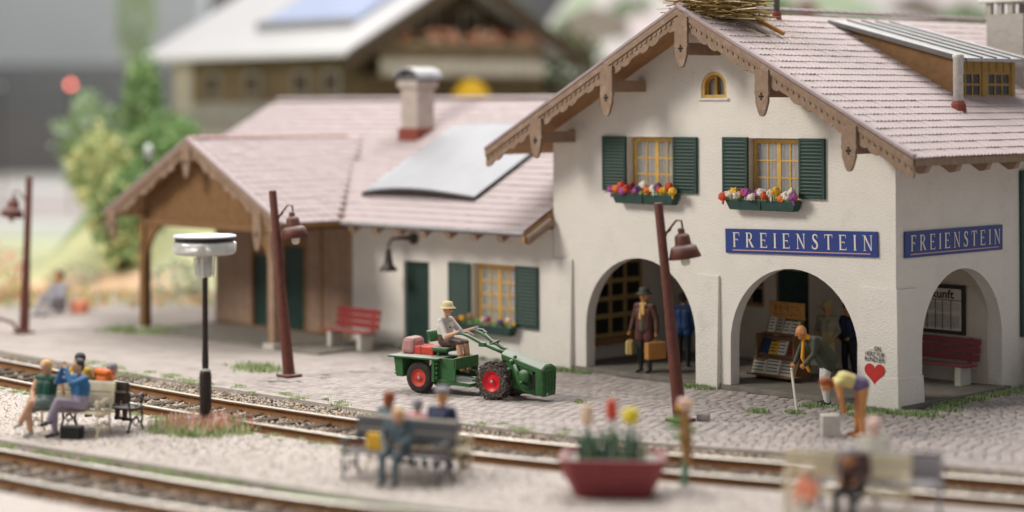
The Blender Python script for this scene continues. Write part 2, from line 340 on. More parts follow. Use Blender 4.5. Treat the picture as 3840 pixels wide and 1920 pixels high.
# rocks: irregular 6-vertex stones
def rocks(name, pts, size, mats, w=None, flat=.7):
    n = len(pts); base = np.array([(1, 0, 0), (-1, 0, 0), (0, 1, 0), (0, -1, 0), (0, 0, 1), (0, 0, -1)], float)
    V = base[None]*RNG.uniform(.6, 1.25, (n, 6, 1)); V += RNG.normal(0, .22, (n, 6, 3))
    a = RNG.uniform(0, 2*np.pi, n); c, s_ = np.cos(a), np.sin(a); sc = RNG.uniform(*size, n)[:, None]
    x = V[..., 0]*c[:, None]-V[..., 1]*s_[:, None]; y = V[..., 0]*s_[:, None]+V[..., 1]*c[:, None]; z = V[..., 2]*flat
    V = np.stack([x*sc, y*sc, z*sc], -1)+pts[:, None, :]
    tri = np.array([(0,2,4),(2,1,4),(1,3,4),(3,0,4),(2,0,5),(1,2,5),(3,1,5),(0,3,5)])
    F = (tri[None]+np.arange(n)[:, None, None]*6).reshape(-1, 3); mi = np.repeat(RNG.choice(len(mats), n, p=w), 8)
    o = raw(name, V.reshape(-1, 3), F, mats, mi); tag(o, kind='stuff'); return o
def band(fa, da, fb, db, x0, x1, n, z):
    x = RNG.uniform(x0, x1, n); t = RNG.uniform(0, 1, n); a = offset(fa, da, XS[250:-250]); b = offset(fb, db, XS[250:-250])
    ax = np.interp(x, a[:, 0], a[:, 1]); bx_ = np.interp(x, b[:, 0], b[:, 1]); return np.stack([x, ax+(bx_-ax)*t, np.full(n, z)+RNG.uniform(-.015, .02, n)], 1)
rocks('ballast', np.concatenate([band(edgeC, .17, farA, 1.88, -15, 9, 26000, -.085), band(edgeC, .17, farA, 1.88, -30, -15, 4000, -.09)]), (.022, .05), ['stone_a', 'stone_b', 'stone_c', 'stone_d'], [.42, .24, .14, .2])
rocks('ballast_front', band(edgeP, .17, farB, 2.05, -16, 4, 12000, -.085), (.025, .055), ['stone_a', 'stone_b', 'stone_c', 'stone_d'], [.25, .35, .1, .3])
rocks('platform_gravel', band(farA, 1.92, edgeP, 0, -18, 6, 22000, .0), (.01, .022), ['stone_a', 'stone_b', 'stone_c', 'stone_d'], [.18, .2, .06, .56], .6)
# ------------------------------------------------------------------ cobbles
def cobbles():
    ent = []
    for k in range(0, 75):
        x = -15+random.uniform(0, .2)
        while x < 11:
            wd = random.uniform(.215, .25); xc = x+wd/2; x += wd+.02
            y = float(edgeC(xc))+.10+k*.19; sl = float(edgeC(xc+.3)-edgeC(xc-.3))/.6
            dens = 1
            if -9.9 < xc < .25 and y > -.12: continue
            if xc <= -9.9 and y > -.05: continue
            if xc > .25 and y > 9: continue
            if xc < -12 and random.random() < (-12-xc)/3: continue
            ent.append((xc, y, math.atan(sl), wd, .164))
    base = np.array([(-.5,-.5,-.05),(.5,-.5,-.05),(.5,.5,-.05),(-.5,.5,-.05),(-.5,-.5,-.007),(.5,-.5,-.007),(.5,.5,-.007),(-.5,.5,-.007),(-.45,-.43,0),(.45,-.43,0),(.45,.43,0),(-.45,.43,0)])
    fq = [(0,1,5,4),(1,2,6,5),(2,3,7,6),(3,0,4,7),(4,5,9,8),(5,6,10,9),(6,7,11,10),(7,4,8,11),(8,9,10,11)]
    ent = np.array(ent); n = len(ent)
    dep = (ent[:, 0]-CAM.x)*FW.x+(ent[:, 1]-CAM.y)*FW.y; lat = (ent[:, 0]-CAM.x)*RT.x+(ent[:, 1]-CAM.y)*RT.y
    vis = np.abs(lat/dep) < .255; order = np.argsort(np.where(vis, dep, 999)); top = set(order[:300].tolist())
    protos = []
    root = tag(bpy.data.objects.new('cobble_paving', None), kind='structure'); COL.objects.link(root)
    for q in range(6):
        me = bpy.data.meshes.new('cobble'); v = base.copy(); v[:, :2] += np.random.default_rng(q).normal(0, .010, (12, 2)); v[:, 0] *= .245; v[:, 1] *= .165; v[8:, 2] += np.random.default_rng(q+9).uniform(-.002, .003, 4)
        me.from_pydata(v.tolist(), [], fq); me.materials.append(MT['cobble' if q % 2 else 'cobble2']); protos.append(me)
    V = []; keep = []
    for i in range(n):
        xc, y, a, wd, dp = ent[i]
        if i in top:
            o = bpy.data.objects.new('cobble', protos[random.randrange(6)]); COL.objects.link(o); o.parent = root
            o.location = (xc, y, random.uniform(-.005, .004)); o.rotation_euler = (random.uniform(-.01, .01), random.uniform(-.01, .01), a); o.scale = (wd/.245, 1, 1)
        else: keep.append(i)
    E = ent[keep]; m = len(E); v = np.tile(base, (m, 1, 1)); v[..., :2] += RNG.normal(0, .010, (m, 12, 2)); v[..., 0] *= E[:, 3:4]; v[..., 1] *= E[:, 4:5]
    v[..., 2] += RNG.uniform(-.006, .004, (m, 1)); c, s_ = np.cos(E[:, 2:3]), np.sin(E[:, 2:3])
    x = v[..., 0]*c-v[..., 1]*s_+E[:, 0:1]; yy = v[..., 0]*s_+v[..., 1]*c+E[:, 1:2]
    V = np.stack([x, yy, v[..., 2]], -1).reshape(-1, 3); F = (np.array(fq)[None]+np.arange(m)[:, None, None]*12).reshape(-1, 4)
    o = raw('cobbles', V, F, ['cobble', 'cobble2'], np.repeat(RNG.integers(0, 2, m), 9), root); o['kind'] = 'stuff'
cobbles()
xk = offset(edgeC, .36, np.arange(-16, 12, .5)); 
# ------------------------------------------------------------------ grass
def blades(name, cen, mats, w=None, h=(.05, .13), spread=.0, parent=None, wid=.012, lean=.5, kind='stuff'):
    cen = np.asarray(cen, float); n = len(cen); a = RNG.uniform(0, 2*np.pi, n); hh = RNG.uniform(*h, n); ln = RNG.uniform(0, lean, n)*hh; b = RNG.uniform(0, 2*np.pi, n)
    dx, dy = np.cos(a)*wid, np.sin(a)*wid
    p0 = cen+np.stack([-dx, -dy, np.zeros(n)], 1); p1 = cen+np.stack([dx, dy, np.zeros(n)], 1); p2 = cen+np.stack([np.cos(b)*ln, np.sin(b)*ln, hh], 1)
    V = np.stack([p0, p1, p2], 1).reshape(-1, 3); F = np.arange(3*n).reshape(-1, 3); o = raw(name, V, F, mats, RNG.choice(len(mats), n, p=w), parent)
    if kind: o['kind'] = kind
    return o
def clumps(spots, n, sig):
    out = []
    for x, y, z, s in spots: out.append(np.stack([RNG.normal(x, sig*s, int(n*s)), RNG.normal(y, sig*s*.7, int(n*s)), np.full(int(n*s), z)], 1))
    return np.concatenate(out)
sp = []
for x in np.arange(-20, -2, .28):   # pale flock strip along the kerb of the forecourt
    if random.random() < (.6 if x < -9 else .3): sp.append((x, float(edgeC(x))+random.uniform(-.25, .35), -.01, random.uniform(.3, 1.)))
for x in np.arange(-16, -2, .35): sp.append((x+random.uniform(-.2, .2), float(offset(farA, 1.95, np.array([x-.1, x, x+.1]))[1, 1])+random.uniform(-.3, .1), 0, random.uniform(.2, .55)))
blades('grass', clumps(sp, 190, .17), ['grass_pale', 'grass'], [.85, .15], (.02, .06), wid=.014)
sp = []
for x in np.arange(-14, 5, .3):
    if math.sin(x*2.3)+math.sin(x*5.1+1) > -.5: sp.append((x+random.uniform(-.25, .25), float(edgeP(x))-.30+random.uniform(-.14, .10), -.1, random.uniform(.2, .8)))
blades('grass', clumps(sp, 260, .17), ['grass_pale', 'grass'], [.8, .2], (.05, .13), wid=.016)
sp = [(-.95+.0, -.35, 0, .7), (-.3, -.3, 0, .9), (.35, -.3, 0, 1.1), (.75, -.1, 0, .9), (.7, .7, 0, .8), (.45, 1.4, 0, .7), (.4, 2.3, 0, .7), (-4.9, -.3, 0, .9), (-5.2, -.35, 0, .7), (-1.55, -.75, 0, .8), (-1.9, -2.1, 0, .7), (-1.3, -1.7, 0, .6), (-.2, -1.1, 0, .6),
      (-8.9, -.35, 0, .8), (-9.3, -.3, 0, .8), (-8.5, -.35, 0, .6), (.5, 4.6, 0, 1.4), (.8, 5.6, 0, 1.6), (.5, 3.9, 0, 1.), (-5.4, -3.7, 0, .35), (4.9, -.9, 0, .8), (5.6, -.2, 0, .8), (-.9, -.5, 0, .8), (-.1, -.8, 0, .7)]
sp += [(.35+.0, y, 0, .5) for y in np.arange(1, 5, .4)]+[(x, -.22, 0, .3) for x in np.arange(-17, -9.5, .5)]
blades('grass', clumps(sp, 620, .16), ['grass', 'grass_dark', 'grass_pale'], [.45, .2, .35], (.03, .10), wid=.012)
sp = [(-23.3, -2.5, 0, 1.6), (-22.8, -2.2, 0, 1.2), (-23.7, -2.8, 0, 1.3), (-14.7, -5.1, 0, 1.1), (-14.3, -5.2, 0, .8)]
blades('grass', clumps(sp, 420, .3), ['grass', 'grass_pale', 'grass_dark'], [.35, .5, .15], (.06, .18), wid=.018)
# flower bed round the modern lamp
fb = thing('flower_bed', 'round bed of pink flowers in green grass at the foot of the black platform lamp', 'flower bed', (-8.35, -11.25, 0))
q = RNG.normal(0, 1, (6500, 2))*[.42, .36]; q = q[np.hypot(q[:, 0]/1.25, q[:, 1]/1.05) < 1]
q += .10*np.sin(q[:, ::-1]*9)
blades('grass', np.c_[q, np.zeros(len(q))], ['grass', 'grass_pale'], [.5, .5], (.05, .23), parent=fb, wid=.012, lean=.8)
q = RNG.normal(0, 1, (520, 2))*[.44, .38]; q = q[np.hypot(q[:, 0]/1.2, q[:, 1]/1.) < 1]
blades('flower_spike', np.c_[q, RNG.uniform(.06, .12, len(q))], ['pink_bloom', 'salmon'], [.7, .3], (.12, .26), parent=fb, wid=.02, lean=.6)

# ------------------------------------------------------------------ wall with openings
def wall(name, parent, m, x0, x1, top, holes, M, th=.3, z0=0):
    """wall in local x/z, thickness along +y; holes: (x0,x1,z0,zs) rectangular or with semicircular top ('a')"""
    br = {x0, x1}
    for h in holes:
        br |= {h[0], h[1]}
        if len(h) > 4:
            c = (h[0]+h[1])/2; r = (h[1]-h[0])/2
            for k in range(1, 24): br.add(c-r*math.cos(math.pi*k/24))
    for p in top: br.add(p[0])
    br = sorted(x for x in br if x0-1e-6 <= x <= x1+1e-6)
    tp = lambda x: np.interp(x, [p[0] for p in top], [p[1] for p in top])
    b = B().use(m)
    for xa, xb in zip(br[:-1], br[1:]):
        if xb-xa < 1e-5: continue
        mid = (xa+xb)/2; cuts = []
        for h in holes:
            if h[0] < mid < h[1]:
                if len(h) > 4:
                    c = (h[0]+h[1])/2; r = (h[1]-h[0])/2; zz = lambda x: h[3]+math.sqrt(max(0, r*r-(x-c)**2))*h[4]
                    cuts.append((h[2], h[2], zz(xa), zz(xb)))
                else: cuts.append((h[2], h[2], h[3], h[3]))
        cuts.sort(); la, lb = z0, z0
        for c in cuts+[(tp(xa), tp(xb), 0, 0)]:
            if c[0]-la > 1e-4 or c[1]-lb > 1e-4:
                b.hexa([(xa, 0, la), (xb, 0, lb), (xb, th, lb), (xa, th, la)], [(xa, 0, c[0]), (xb, 0, c[1]), (xb, th, c[1]), (xa, th, c[0])], M)
            la, lb = c[2], c[3]
    return b.build(name, parent)
I4 = Matrix.Identity(4)
MX = Matrix(((0, -1, 0, 0), (1, 0, 0, 0), (0, 0, 1, 0), (0, 0, 0, 1)))   # local x -> world Y, local y -> world -X
T27 = .525
st = thing('station_building', 'white stucco station house with arched loggia, green shutters and pink tiled gable roof', 'building')
gt = [(-9.75, 5.72), (-4.76, 8.3), (0, 5.75)]
wall('front_wall', st, 'stucco', -9.75, 0, gt, [(-8.70, -5.34, .0, 1.06, 1), (-4.34, -.94, .0, 1.04, 1), (-7.36, -5.9, 4.2, 5.52), (-3.85, -2.42, 4.2, 5.52), (-5.14, -4.42, 6.4, 6.64, .95)], I4)
wall('side_wall', st, 'stucco', .3, 13, [(0, 5.7), (13, 5.7)], [(.92, 3.98, .0, 1.22, 1), (5.45, 6.4, 3.3, 4.7)], MX)
box('rear_wall', st, 'stucco', -9.75, 0, 12.7, 13, 0, 5.7)
wall('left_wall', st, 'stucco', .3, 12.7, [(0, 5.7), (13, 5.7)], [], Matrix.Translation((-9.45, 0, 0)) @ MX)
# piers, slightly battered and proud of the wall
def pier(x0, x1, y0, y1, zt, d0, d1, sides):   # flares by d1 at the foot
    b = B().use('stucco'); L, R_, Fr, Bk = sides
    lo = [(x0-L*d1, y0-Fr*d1, 0), (x1+R_*d1, y0-Fr*d1, 0), (x1+R_*d1, y1+Bk*d1, 0), (x0-L*d1, y1+Bk*d1, 0)]
    hi = [(x0-L*d0, y0-Fr*d0, zt), (x1+R_*d0, y0-Fr*d0, zt-.02), (x1+R_*d0, y1+Bk*d0, zt-.02), (x0-L*d0, y1+Bk*d0, zt)]
    b.hexa(lo, hi); b.build('pier', st, bevel=.015)
pier(-9.77, -9.1, 0, .3, 2.62, .06, .13, (0, 0, 1, 0)); pier(-5.24, -4.62, 0, .3, 2.5, .06, .13, (0, 0, 1, 0)); pier(-.9, 0, 0, .66, 2.48, .06, .13, (0, 1, 1, 0))
B().use('stucco').hexa([(-.9, -.142, 0), (.142, -.142, 0), (.142, .81, 0), (-.9, .81, 0)], [(-.9, -.122, .66), (.122, -.122, .66), (.122, .79, .66), (-.9, .79, .66)]).build('plinth', st, bevel=.01)
# loggia
box('loggia_floor', st, 'floor_slab', -9.45, .16, -.04, 4.1, -.02, .10, bevel=.01)
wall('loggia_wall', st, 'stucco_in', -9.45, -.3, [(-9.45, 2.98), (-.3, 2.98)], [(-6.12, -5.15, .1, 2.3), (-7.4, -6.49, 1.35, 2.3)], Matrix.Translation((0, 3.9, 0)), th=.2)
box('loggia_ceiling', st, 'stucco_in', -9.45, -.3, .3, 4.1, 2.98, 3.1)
def lattice(name, parent, M, w, h, nx, ny, m, fr=.07, bar=.035, dp=.05, pane='pane', mull=None):
    """window > bars > pane in local x/z; faces -y"""
    b = B().use(m).bx(0, w, 0, dp, 0, fr, M).bx(0, w, 0, dp, h-fr, h, M).bx(0, fr, 0, dp, fr, h-fr, M).bx(w-fr, w, 0, dp, fr, h-fr, M)
    win = b.build(name, parent)
    xs_ = [fr+(w-2*fr)*i/nx for i in range(1, nx)]; zs_ = [fr+(h-2*fr)*j/ny for j in range(1, ny)]
    for i, x in enumerate(xs_):
        wd = bar if not (mull and i+1 == mull) else bar*3; B().use(m).bx(x-wd/2, x+wd/2, .006, dp-.006, fr, h-fr, M).build('glazing_bar', win)
    for z in zs_: B().use(m).bx(fr, w-fr, .010, dp-.010, z-bar/2, z+bar/2, M).build('glazing_bar', win)
    ex = [fr]+xs_+[w-fr]; ez = [fr]+zs_+[h-fr]
    for i in range(nx):
        for j in range(ny): B().use(pane).bx(ex[i], ex[i+1], .022, .028, ez[j], ez[j+1], M).build('pane', win)
    return win
Tm = Matrix.Translation
def wind_up(x0, x1, z0, z1, y, parent=st, name='window'):
    w = x1-x0; win = lattice(name, parent, Tm((x0, y, z0)), w, z1-z0, 4, 3, 'ochre', .09, .035, .06, 'pane_clear', 2)
    # curtains gathered behind the glass
    vs = []; n = 40; b = B().use('curtain')
    for side in (0, 1):
        xa, xb = (x0+.1, x0+w*.47) if side == 0 else (x0+w*.53, x1-.1)
        vs = []; 
        for i in range(n): 
            t = i/(n-1); x = xa+(xb-xa)*t; yy = y+.16+.025*math.sin(t*34+side)
            vs += [(x, yy, z0+.05), (x, yy, z1-.05)]
        b.add(vs, [(2*i, 2*i+2, 2*i+3, 2*i+1) for i in range(n-1)])
    b.build('curtain', win)
    return win
m_ = mat('pane_clear', (.75, .75, .72), .08, .0, trans=.0); m_.node_tree.nodes['Principled BSDF'].inputs['Alpha'].default_value = .22
wind_up(-7.34, -5.92, 4.2, 5.5, .19); wind_up(-3.83, -2.44, 4.2, 5.5, .19)
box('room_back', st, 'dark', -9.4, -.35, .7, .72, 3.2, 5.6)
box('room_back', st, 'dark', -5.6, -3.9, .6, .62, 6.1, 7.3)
# attic window
b = B().use('ochre'); c = -4.78; r = .355
for y0, y1, ra, rb, mm_ in ((.02, .12, r, r-.07, 'ochre'), (.10, .16, r-.06, r-.12, 'ochre_dark')):
    b.use(mm_); P = [(c+ra*math.cos(t), 6.64+ra*math.sin(t)*.95) for t in np.linspace(0, math.pi, 17)]; Q = [(c+rb*math.cos(t), 6.64+rb*math.sin(t)*.95) for t in np.linspace(0, math.pi, 17)]
    P = [(c+ra, 6.40)]+P+[(c-ra, 6.40)]; Q = [(c+rb, 6.40)]+Q+[(c-rb, 6.40)]
    for i in range(len(P)-1): b.hexa([(P[i][0], y0, P[i][1]), (P[i+1][0], y0, P[i+1][1]), (Q[i+1][0], y0, Q[i+1][1]), (Q[i][0], y0, Q[i][1])], [(P[i][0], y1, P[i][1]), (P[i+1][0], y1, P[i+1][1]), (Q[i+1][0], y1, Q[i+1][1]), (Q[i][0], y1, Q[i][1])])
    b.bx(c-ra, c+ra, y0+.003, y1-.003, 6.40, 6.40+.07)
b.bx(c-.035, c+.035, .07, .15, 6.45, 6.95)
aw = b.build('attic_window', st)
B().use('pane').bx(c-.3, c-.02, .17, .175, 6.42, 6.97).build('pane', aw); B().use('pane').bx(c+.02, c+.3, .17, .175, 6.42, 6.97).build('pane', aw)
B().use('stucco').bx(c-.44, c+.44, -.06, .2, 6.35, 6.395).build('sill', aw, bevel=.01)
# shutters: panel, stiles and slats
def shutter(parent, M, w, h, th=.07, n=15):
    b = B().use('shutter').bx(0, w, .02, th, 0, h, M).bx(0, .06, 0, .02, 0, h, M).bx(w-.06, w, 0, .02, 0, h, M).bx(.06, w-.06, 0, .02, 0, .06, M).bx(.06, w-.06, 0, .02, h-.06, h, M)
    s_ = b.build('shutter', parent, bevel=.006)
    p = None
    for k in range(n):
        z = .07+(h-.14)*k/n; dz = (h-.14)/n
        if p is None:
            p = B().use('shutter').hexa([(.06, .018, 0), (w-.06, .018, 0), (w-.06, .026, 0), (.06, .026, 0)], [(.06, -.006, dz*.55), (w-.06, -.006, dz*.55), (w-.06, .026, dz*.95), (.06, .026, dz*.95)]).build('slat', s_); o = p
        else: o = p.copy(); COL.objects.link(o); o.parent = s_
        o.matrix_local = M @ Tm((0, 0, z))
    return s_
for x0, x1, z0, z1 in ((-8.10, -7.38, 4.27, 5.53), (-5.93, -5.24, 4.27, 5.53), (-4.50, -3.80, 4.21, 5.54), (-2.41, -1.74, 4.25, 5.53)):
    shutter(st, Tm((x0, -.075, z0)), x1-x0, z1-z0)
MS = Matrix.Translation((.075, 4.7, 1.1)) @ MX; shutter(st, MS, .72, 3.66, n=30); MS = Matrix.Translation((.075, 6.4, 1.1)) @ MX; shutter(st, MS, .72, 3.66, n=30)
lattice('window', st, Matrix.Translation((-.15, 5.45, 3.3)) @ MX, .95, 1.4, 4, 3, 'ochre', .09, .035, .06, 'pane', 2)
# loggia window on the left inner wall, door and window in the back wall
lattice('lattice_window', st, Matrix.Translation((-9.36, .95, .62)) @ MX, 1.78, 1.86, 3, 4, 'lattice', .09, .11, .06, 'pane_dark')
b = B().use('soffit').bx(-9.45, -9.30, .9, 2.8, .45, .60)
b.build('window_ledge', st, bevel=.01)
d = B().use('green_door').bx(-6.12, -5.15, 3.98, 4.03, .1, 2.3)
for k in range(6): d.bx(-6.08+k*.158, -5.95+k*.158, 3.965, 3.98, .16, 2.24)
dd = d.build('door', st, bevel=.006); B().use('zinc').tube([(-5.27, 3.96, 1.15), (-5.27, 3.92, 1.15), (-5.40, 3.92, 1.15)], .012, 6).build('handle', dd)
lattice('window', st, Tm((-7.4, 3.96, 1.35)), .91, .95, 2, 2, 'soffit', .09, .06, .05, 'pane_dark')
# ------------------------------------------------------------------ roofs
def tile_shape():
    prof = [(-.5, .0), (-.40, .030), (-.27, .042), (-.14, .028), (-.04, .0), (.06, .030), (.2, .042), (.33, .030), (.44, .004), (.5, 0)]
    V = []; n = len(prof)
    V += [(x, 0., z*.9) for x, z in prof]+[(x, 0.002, z*.35-.006) for x, z in prof]+[(x, .345, z*.35-.004) for x, z in prof]+[(x, 0., z*.9) for x, z in prof]
    F = [(i, i+1, 2*n+i+1, 2*n+i) for i in range(n-1)]+[(n+i, n+i+1, 3*n+i+1, 3*n+i) for i in range(n-1)]
    return np.array(V, float), F
TV, TF = tile_shape()
def tiled(parent, org, ax, up, nrm, w, l, filt=None, tw=.26, tl=.3, m='tile', nobj=300, zoff=.055):
    """tiles on a slope: org lower-left corner, ax across, up the slope"""
    org, ax, up, nrm = [np.array(v, float) for v in (org, ax, up, nrm)]
    nc = int(w/tw); nr = int(l/tl); tw = w/nc; ent = []
    for r_ in range(nr):
        for c_ in range(nc):
            p = org+ax*(c_+.5)*tw+up*(r_*tl)
            if filt and not filt(p): continue
            ent.append(p)
    ent = np.array(ent); n = len(ent); dep = (ent-np.array(CAM)) @ np.array(FW); lat = (ent-np.array(CAM)) @ np.array(RT)
    order = np.argsort(np.where(np.abs(lat/dep) < .255, dep, 999)); top = set(order[:nobj].tolist())
    v0 = TV*[tw*.985, 1, 1]; me = bpy.data.meshes.new('roof_tile'); me.from_pydata(v0.tolist(), [], TF); me.materials.append(MT[m]); me.polygons.foreach_set('use_smooth', [True]*len(TF))
    R3 = Matrix((Vector(ax), Vector(up), Vector(nrm))).transposed().to_4x4()
    for i in top:
        o = bpy.data.objects.new('roof_tile', me); COL.objects.link(o); o.parent = parent
        o.matrix_local = Tm(Vector(ent[i]+nrm*(zoff+random.uniform(-.004, .006)))) @ R3 @ Matrix.Rotation(random.uniform(-.012, .012), 4, 'Z')
    keep = [i for i in range(n) if i not in top]
    if keep:
        E = ent[keep]; k = len(E); V = (v0[:, 0, None]*ax+v0[:, 1, None]*up+v0[:, 2, None]*nrm)[None]+(E+nrm*(zoff+RNG.uniform(-.005, .007, k))[:, None])[:, None]
        F = (np.array(TF)[None]+np.arange(k)[:, None, None]*len(TV)).reshape(-1, 4); o = raw('roof_tiles', V.reshape(-1, 3), F, [m], None, parent, smooth=True); o['kind'] = 'stuff'
al = math.atan(T27); ca_, sa_ = math.cos(al), math.sin(al)
RZ, EX, YF, YB = 8.33, 6.03, -1.2, 13.5; CXR = -4.76; SL = EX/ca_
for sgn, nm in ((1, 'a'), (-1, 'b')):
    b = B().use('soffit'); xe = CXR+sgn*EX; ze = RZ-EX*T27
    b.prism([(CXR, RZ), (xe, ze), (xe, ze-.09), (CXR, RZ-.10)][::sgn], YF, YB); b.build('roof_deck', st)
    up = (-sgn*ca_, 0, sa_); nrm = (sgn*sa_, 0, ca_)
    if sgn > 0: tiled(st, (xe+.04, YF-.02, ze-.02), (0, 1, 0), up, nrm, YB-YF, SL)
    else: tiled(st, (xe-.04, YB, ze-.02), (0, -1, 0), up, nrm, YB-YF, SL, nobj=0, tw=.5)
def ridge(parent, a, b_, n, m='ridge', r=.11, nobj=300):
    a = Vector(a); b_ = Vector(b_); d = (b_-a)/n; me = None
    for i in range(n):
        if me is None:
            L = d.length; q = B().use(m); pts = []
            for y, rr_ in ((0, r*1.12), (L*1.08, r*.92)):
                for k in range(9):
                    t = math.pi*k/8; pts.append((rr_*math.cos(t), y, rr_*.75*math.sin(t)))
            q.add(pts, [(k, k+1, k+10, k+9) for k in range(8)]+[tuple(range(9))[::-1]]); o = q.build('ridge_tile', parent, smooth=False); me = o.data
        else: o = bpy.data.objects.new('ridge_tile', me); COL.objects.link(o); o.parent = parent
        ang = math.atan2(d.y, d.x)-math.pi/2
        o.matrix_local = Tm(a+d*i) @ Matrix.Rotation(ang, 4, 'Z') @ Matrix.Rotation(random.uniform(-.02, .02), 4, 'X')
ridge(st, (CXR, YF, RZ+.05), (CXR, YB, RZ+.05), 42, m='tile2')
# verge tiles (pale mortared edge) and bargeboards with carved lower edge
def barge(parent, cx, zr, half, y, wd=.29, m='fascia', n=22, scal=.07, th=.06, start=0.0):
    for sgn in (1, -1):
        # scalloped board: polygon along the slope
        P = [(cx, zr-.03), (cx+sgn*half, zr-.03-half*T27)]
        low = []
        for k in range(n*6+1):
            t = 1-k/(n*6); x = cx+sgn*half*t; z = zr-.03-half*T27*t-wd; ph = (k % 6)/6
            low.append((x, z-scal*(abs(math.sin(math.pi*k/6))**.5 if (k//6) % 3 != 2 else .15)))
        poly = P+low; poly = poly if sgn > 0 else poly[::-1]
        # split in convex-ish quads
        b = B().use(m); n2 = len(low)
        for i in range(n2-1):
            ta, tb = 1-i/(n2-1), 1-(i+1)/(n2-1)
            xa, xb = cx+sgn*half*ta, cx+sgn*half*tb; za, zb = zr-.03-half*T27*ta, zr-.03-half*T27*tb
            b.hexa([(xa, y, low[i][1]), (xb, y, low[i+1][1]), (xb, y, zb), (xa, y, za)], [(xa, y+th, low[i][1]), (xb, y+th, low[i+1][1]), (xb, y+th, zb), (xa, y+th, za)])
        o = b.build('bargeboard', parent)
        # upper batten and dentil strip
        b = B().use(m); q = .11
        b.hexa([(cx, y-.035, zr-q), (cx+sgn*half, y-.035, zr-q-half*T27), (cx+sgn*half, y-.035, zr+.03-half*T27), (cx, y-.035, zr+.03)], [(cx, y-.002, zr-q), (cx+sgn*half, y-.002, zr-q-half*T27), (cx+sgn*half, y-.002, zr+.03-half*T27), (cx, y-.002, zr+.03)])
        b.build('batten', o)
        b = B().use(m); nd = int(half*7)
        for i in range(nd):
            t = (i+.25)/nd; t2 = (i+.7)/nd; xa, xb = cx+sgn*half*t, cx+sgn*half*t2; za, zb = zr-half*T27*t-.15, zr-half*T27*t2-.15
            b.hexa([(xa, y-.025, za-.06), (xb, y-.025, zb-.06), (xb, y-.025, zb), (xa, y-.025, za)], [(xa, y-.001, za-.06), (xb, y-.001, zb-.06), (xb, y-.001, zb), (xa, y-.001, za)])
        b.build('dentil_strip', o)['kind'] = 'stuff'
        # pale verge cap above the board
        b = B().use('tile2'); b.hexa([(cx, y-.05, zr+.035), (cx+sgn*(half+.03), y-.05, zr+.035-half*T27), (cx+sgn*(half+.03), y-.05, zr+.12-half*T27), (cx, y-.05, zr+.12)], [(cx, y+.10, zr+.035), (cx+sgn*(half+.03), y+.10, zr+.035-half*T27), (cx+sgn*(half+.03), y+.10, zr+.12-half*T27), (cx, y+.10, zr+.12)])
        b.build('verge_cap', parent, bevel=.02)
barge(st, CXR, RZ-.02, EX, YF-.03)
def pendant(parent, x, y, zt, zb, w=.36, m='fascia'):
    h = w/2; P = [(-h, zt), (-h, zb+.55), (-h*1.08, zb+.5), (-h*.92, zb+.42), (-h*.92, zb+.3), (-h*.55, zb+.1), (-h*.3, zb+.02), (0, zb), (h*.3, zb+.02), (h*.55, zb+.1), (h*.92, zb+.3), (h*.92, zb+.42), (h*1.08, zb+.5), (h, zb+.55), (h, zt)]
    b = B().use(m).prism([(x+p[0], p[1]) for p in P][::-1], y, y+.07)
    o = b.build('pendant', parent, bevel=.008)
    zc = zb+.42; c = B().use('dark')
    for dx, dz in ((0, .055), (0, -.055), (.04, 0), (-.04, 0), (0, 0)): c.lathe([(.024, 0), (.024, .012)], 8, Tm((x+dx, y-.003, zc+dz)) @ Matrix.Rotation(rad(90), 4, 'X') @ Tm((0, 0, -.002)))
    c.build('cross_hole', o)
for x, zb in ((-9.05, 5.02), (-6.82, 6.0), (-4.62, 7.05), (-2.42, 6.0), (-.22, 4.9)):
    zt = RZ-abs(x-CXR)*T27-.12; pendant(st, x, YF-.105, zt, zb)
    zz = zt-.28 if abs(x-CXR) > 1 else zt-.5
    B().use('timber_pale').bx(x-.20, x+.04, YF+.04, .05, zz-.30, zz-.04).build('purlin', st, bevel=.01)
# eave board and rafter tails on the right slope
ze = RZ-EX*T27
B().use('fascia').bx(CXR+EX-.02, CXR+EX+.03, YF, YB, ze-.13, ze+.02).build('eave_board', st)
p = None
for k in range(13):
    y = YF+.5+k*1.1
    if p is None: p = B().use('fascia').prism([(CXR+EX-.02, ze-.10), (CXR+EX-1.2, ze-.10+1.18*T27), (CXR+EX-1.2, ze-.32+1.18*T27), (CXR+EX-.25, ze-.30), (CXR+EX-.1, ze-.27)], 0, .15).build('rafter_tail', st); o = p
    else: o = p.copy(); COL.objects.link(o); o.parent = st
    o.location = (0, y, 0)
# dormer
def zr(x): return RZ+.09-(x-CXR)*T27
xf, yd0, yd1 = -.95, 3.68, 6.08; zt = 7.28; xa = -4.14; za = 8.12
dm = B().use('timber').prism([(xf, zr(xf)-.1), (xf, zt), (xa, za), (xa, za-.1)], yd0, yd0+.06).build('dormer', st); B().use('timber').prism([(xf, zr(xf)-.1), (xf, zt), (xa, za), (xa, za-.1)], yd1-.06, yd1).build('cheek', dm)
MF = Matrix.Translation((xf, yd0, 0)) @ MX
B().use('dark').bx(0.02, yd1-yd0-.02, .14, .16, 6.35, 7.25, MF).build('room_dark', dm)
p = None; nb = 16
for k in range(nb):
    w_ = (yd1-yd0)/nb
    B().use('ochre_dark').bx(k*w_+.006, (k+1)*w_-.006, -.0-.01*(k % 2), .04, 6.96, 7.27, MF).build('board', dm)
B().use('zinc_dark').bx(-.05, yd1-yd0+.05, -.08, .3, 6.22, 6.36, MF).build('sill', dm, bevel=.01)
for y in (.03, 1.25): lattice('window', dm, MF @ Tm((y, -.01, 6.37)), 1.0, .6, 3, 2, 'ochre_dark', .07, .05, .05, 'pane_dark')
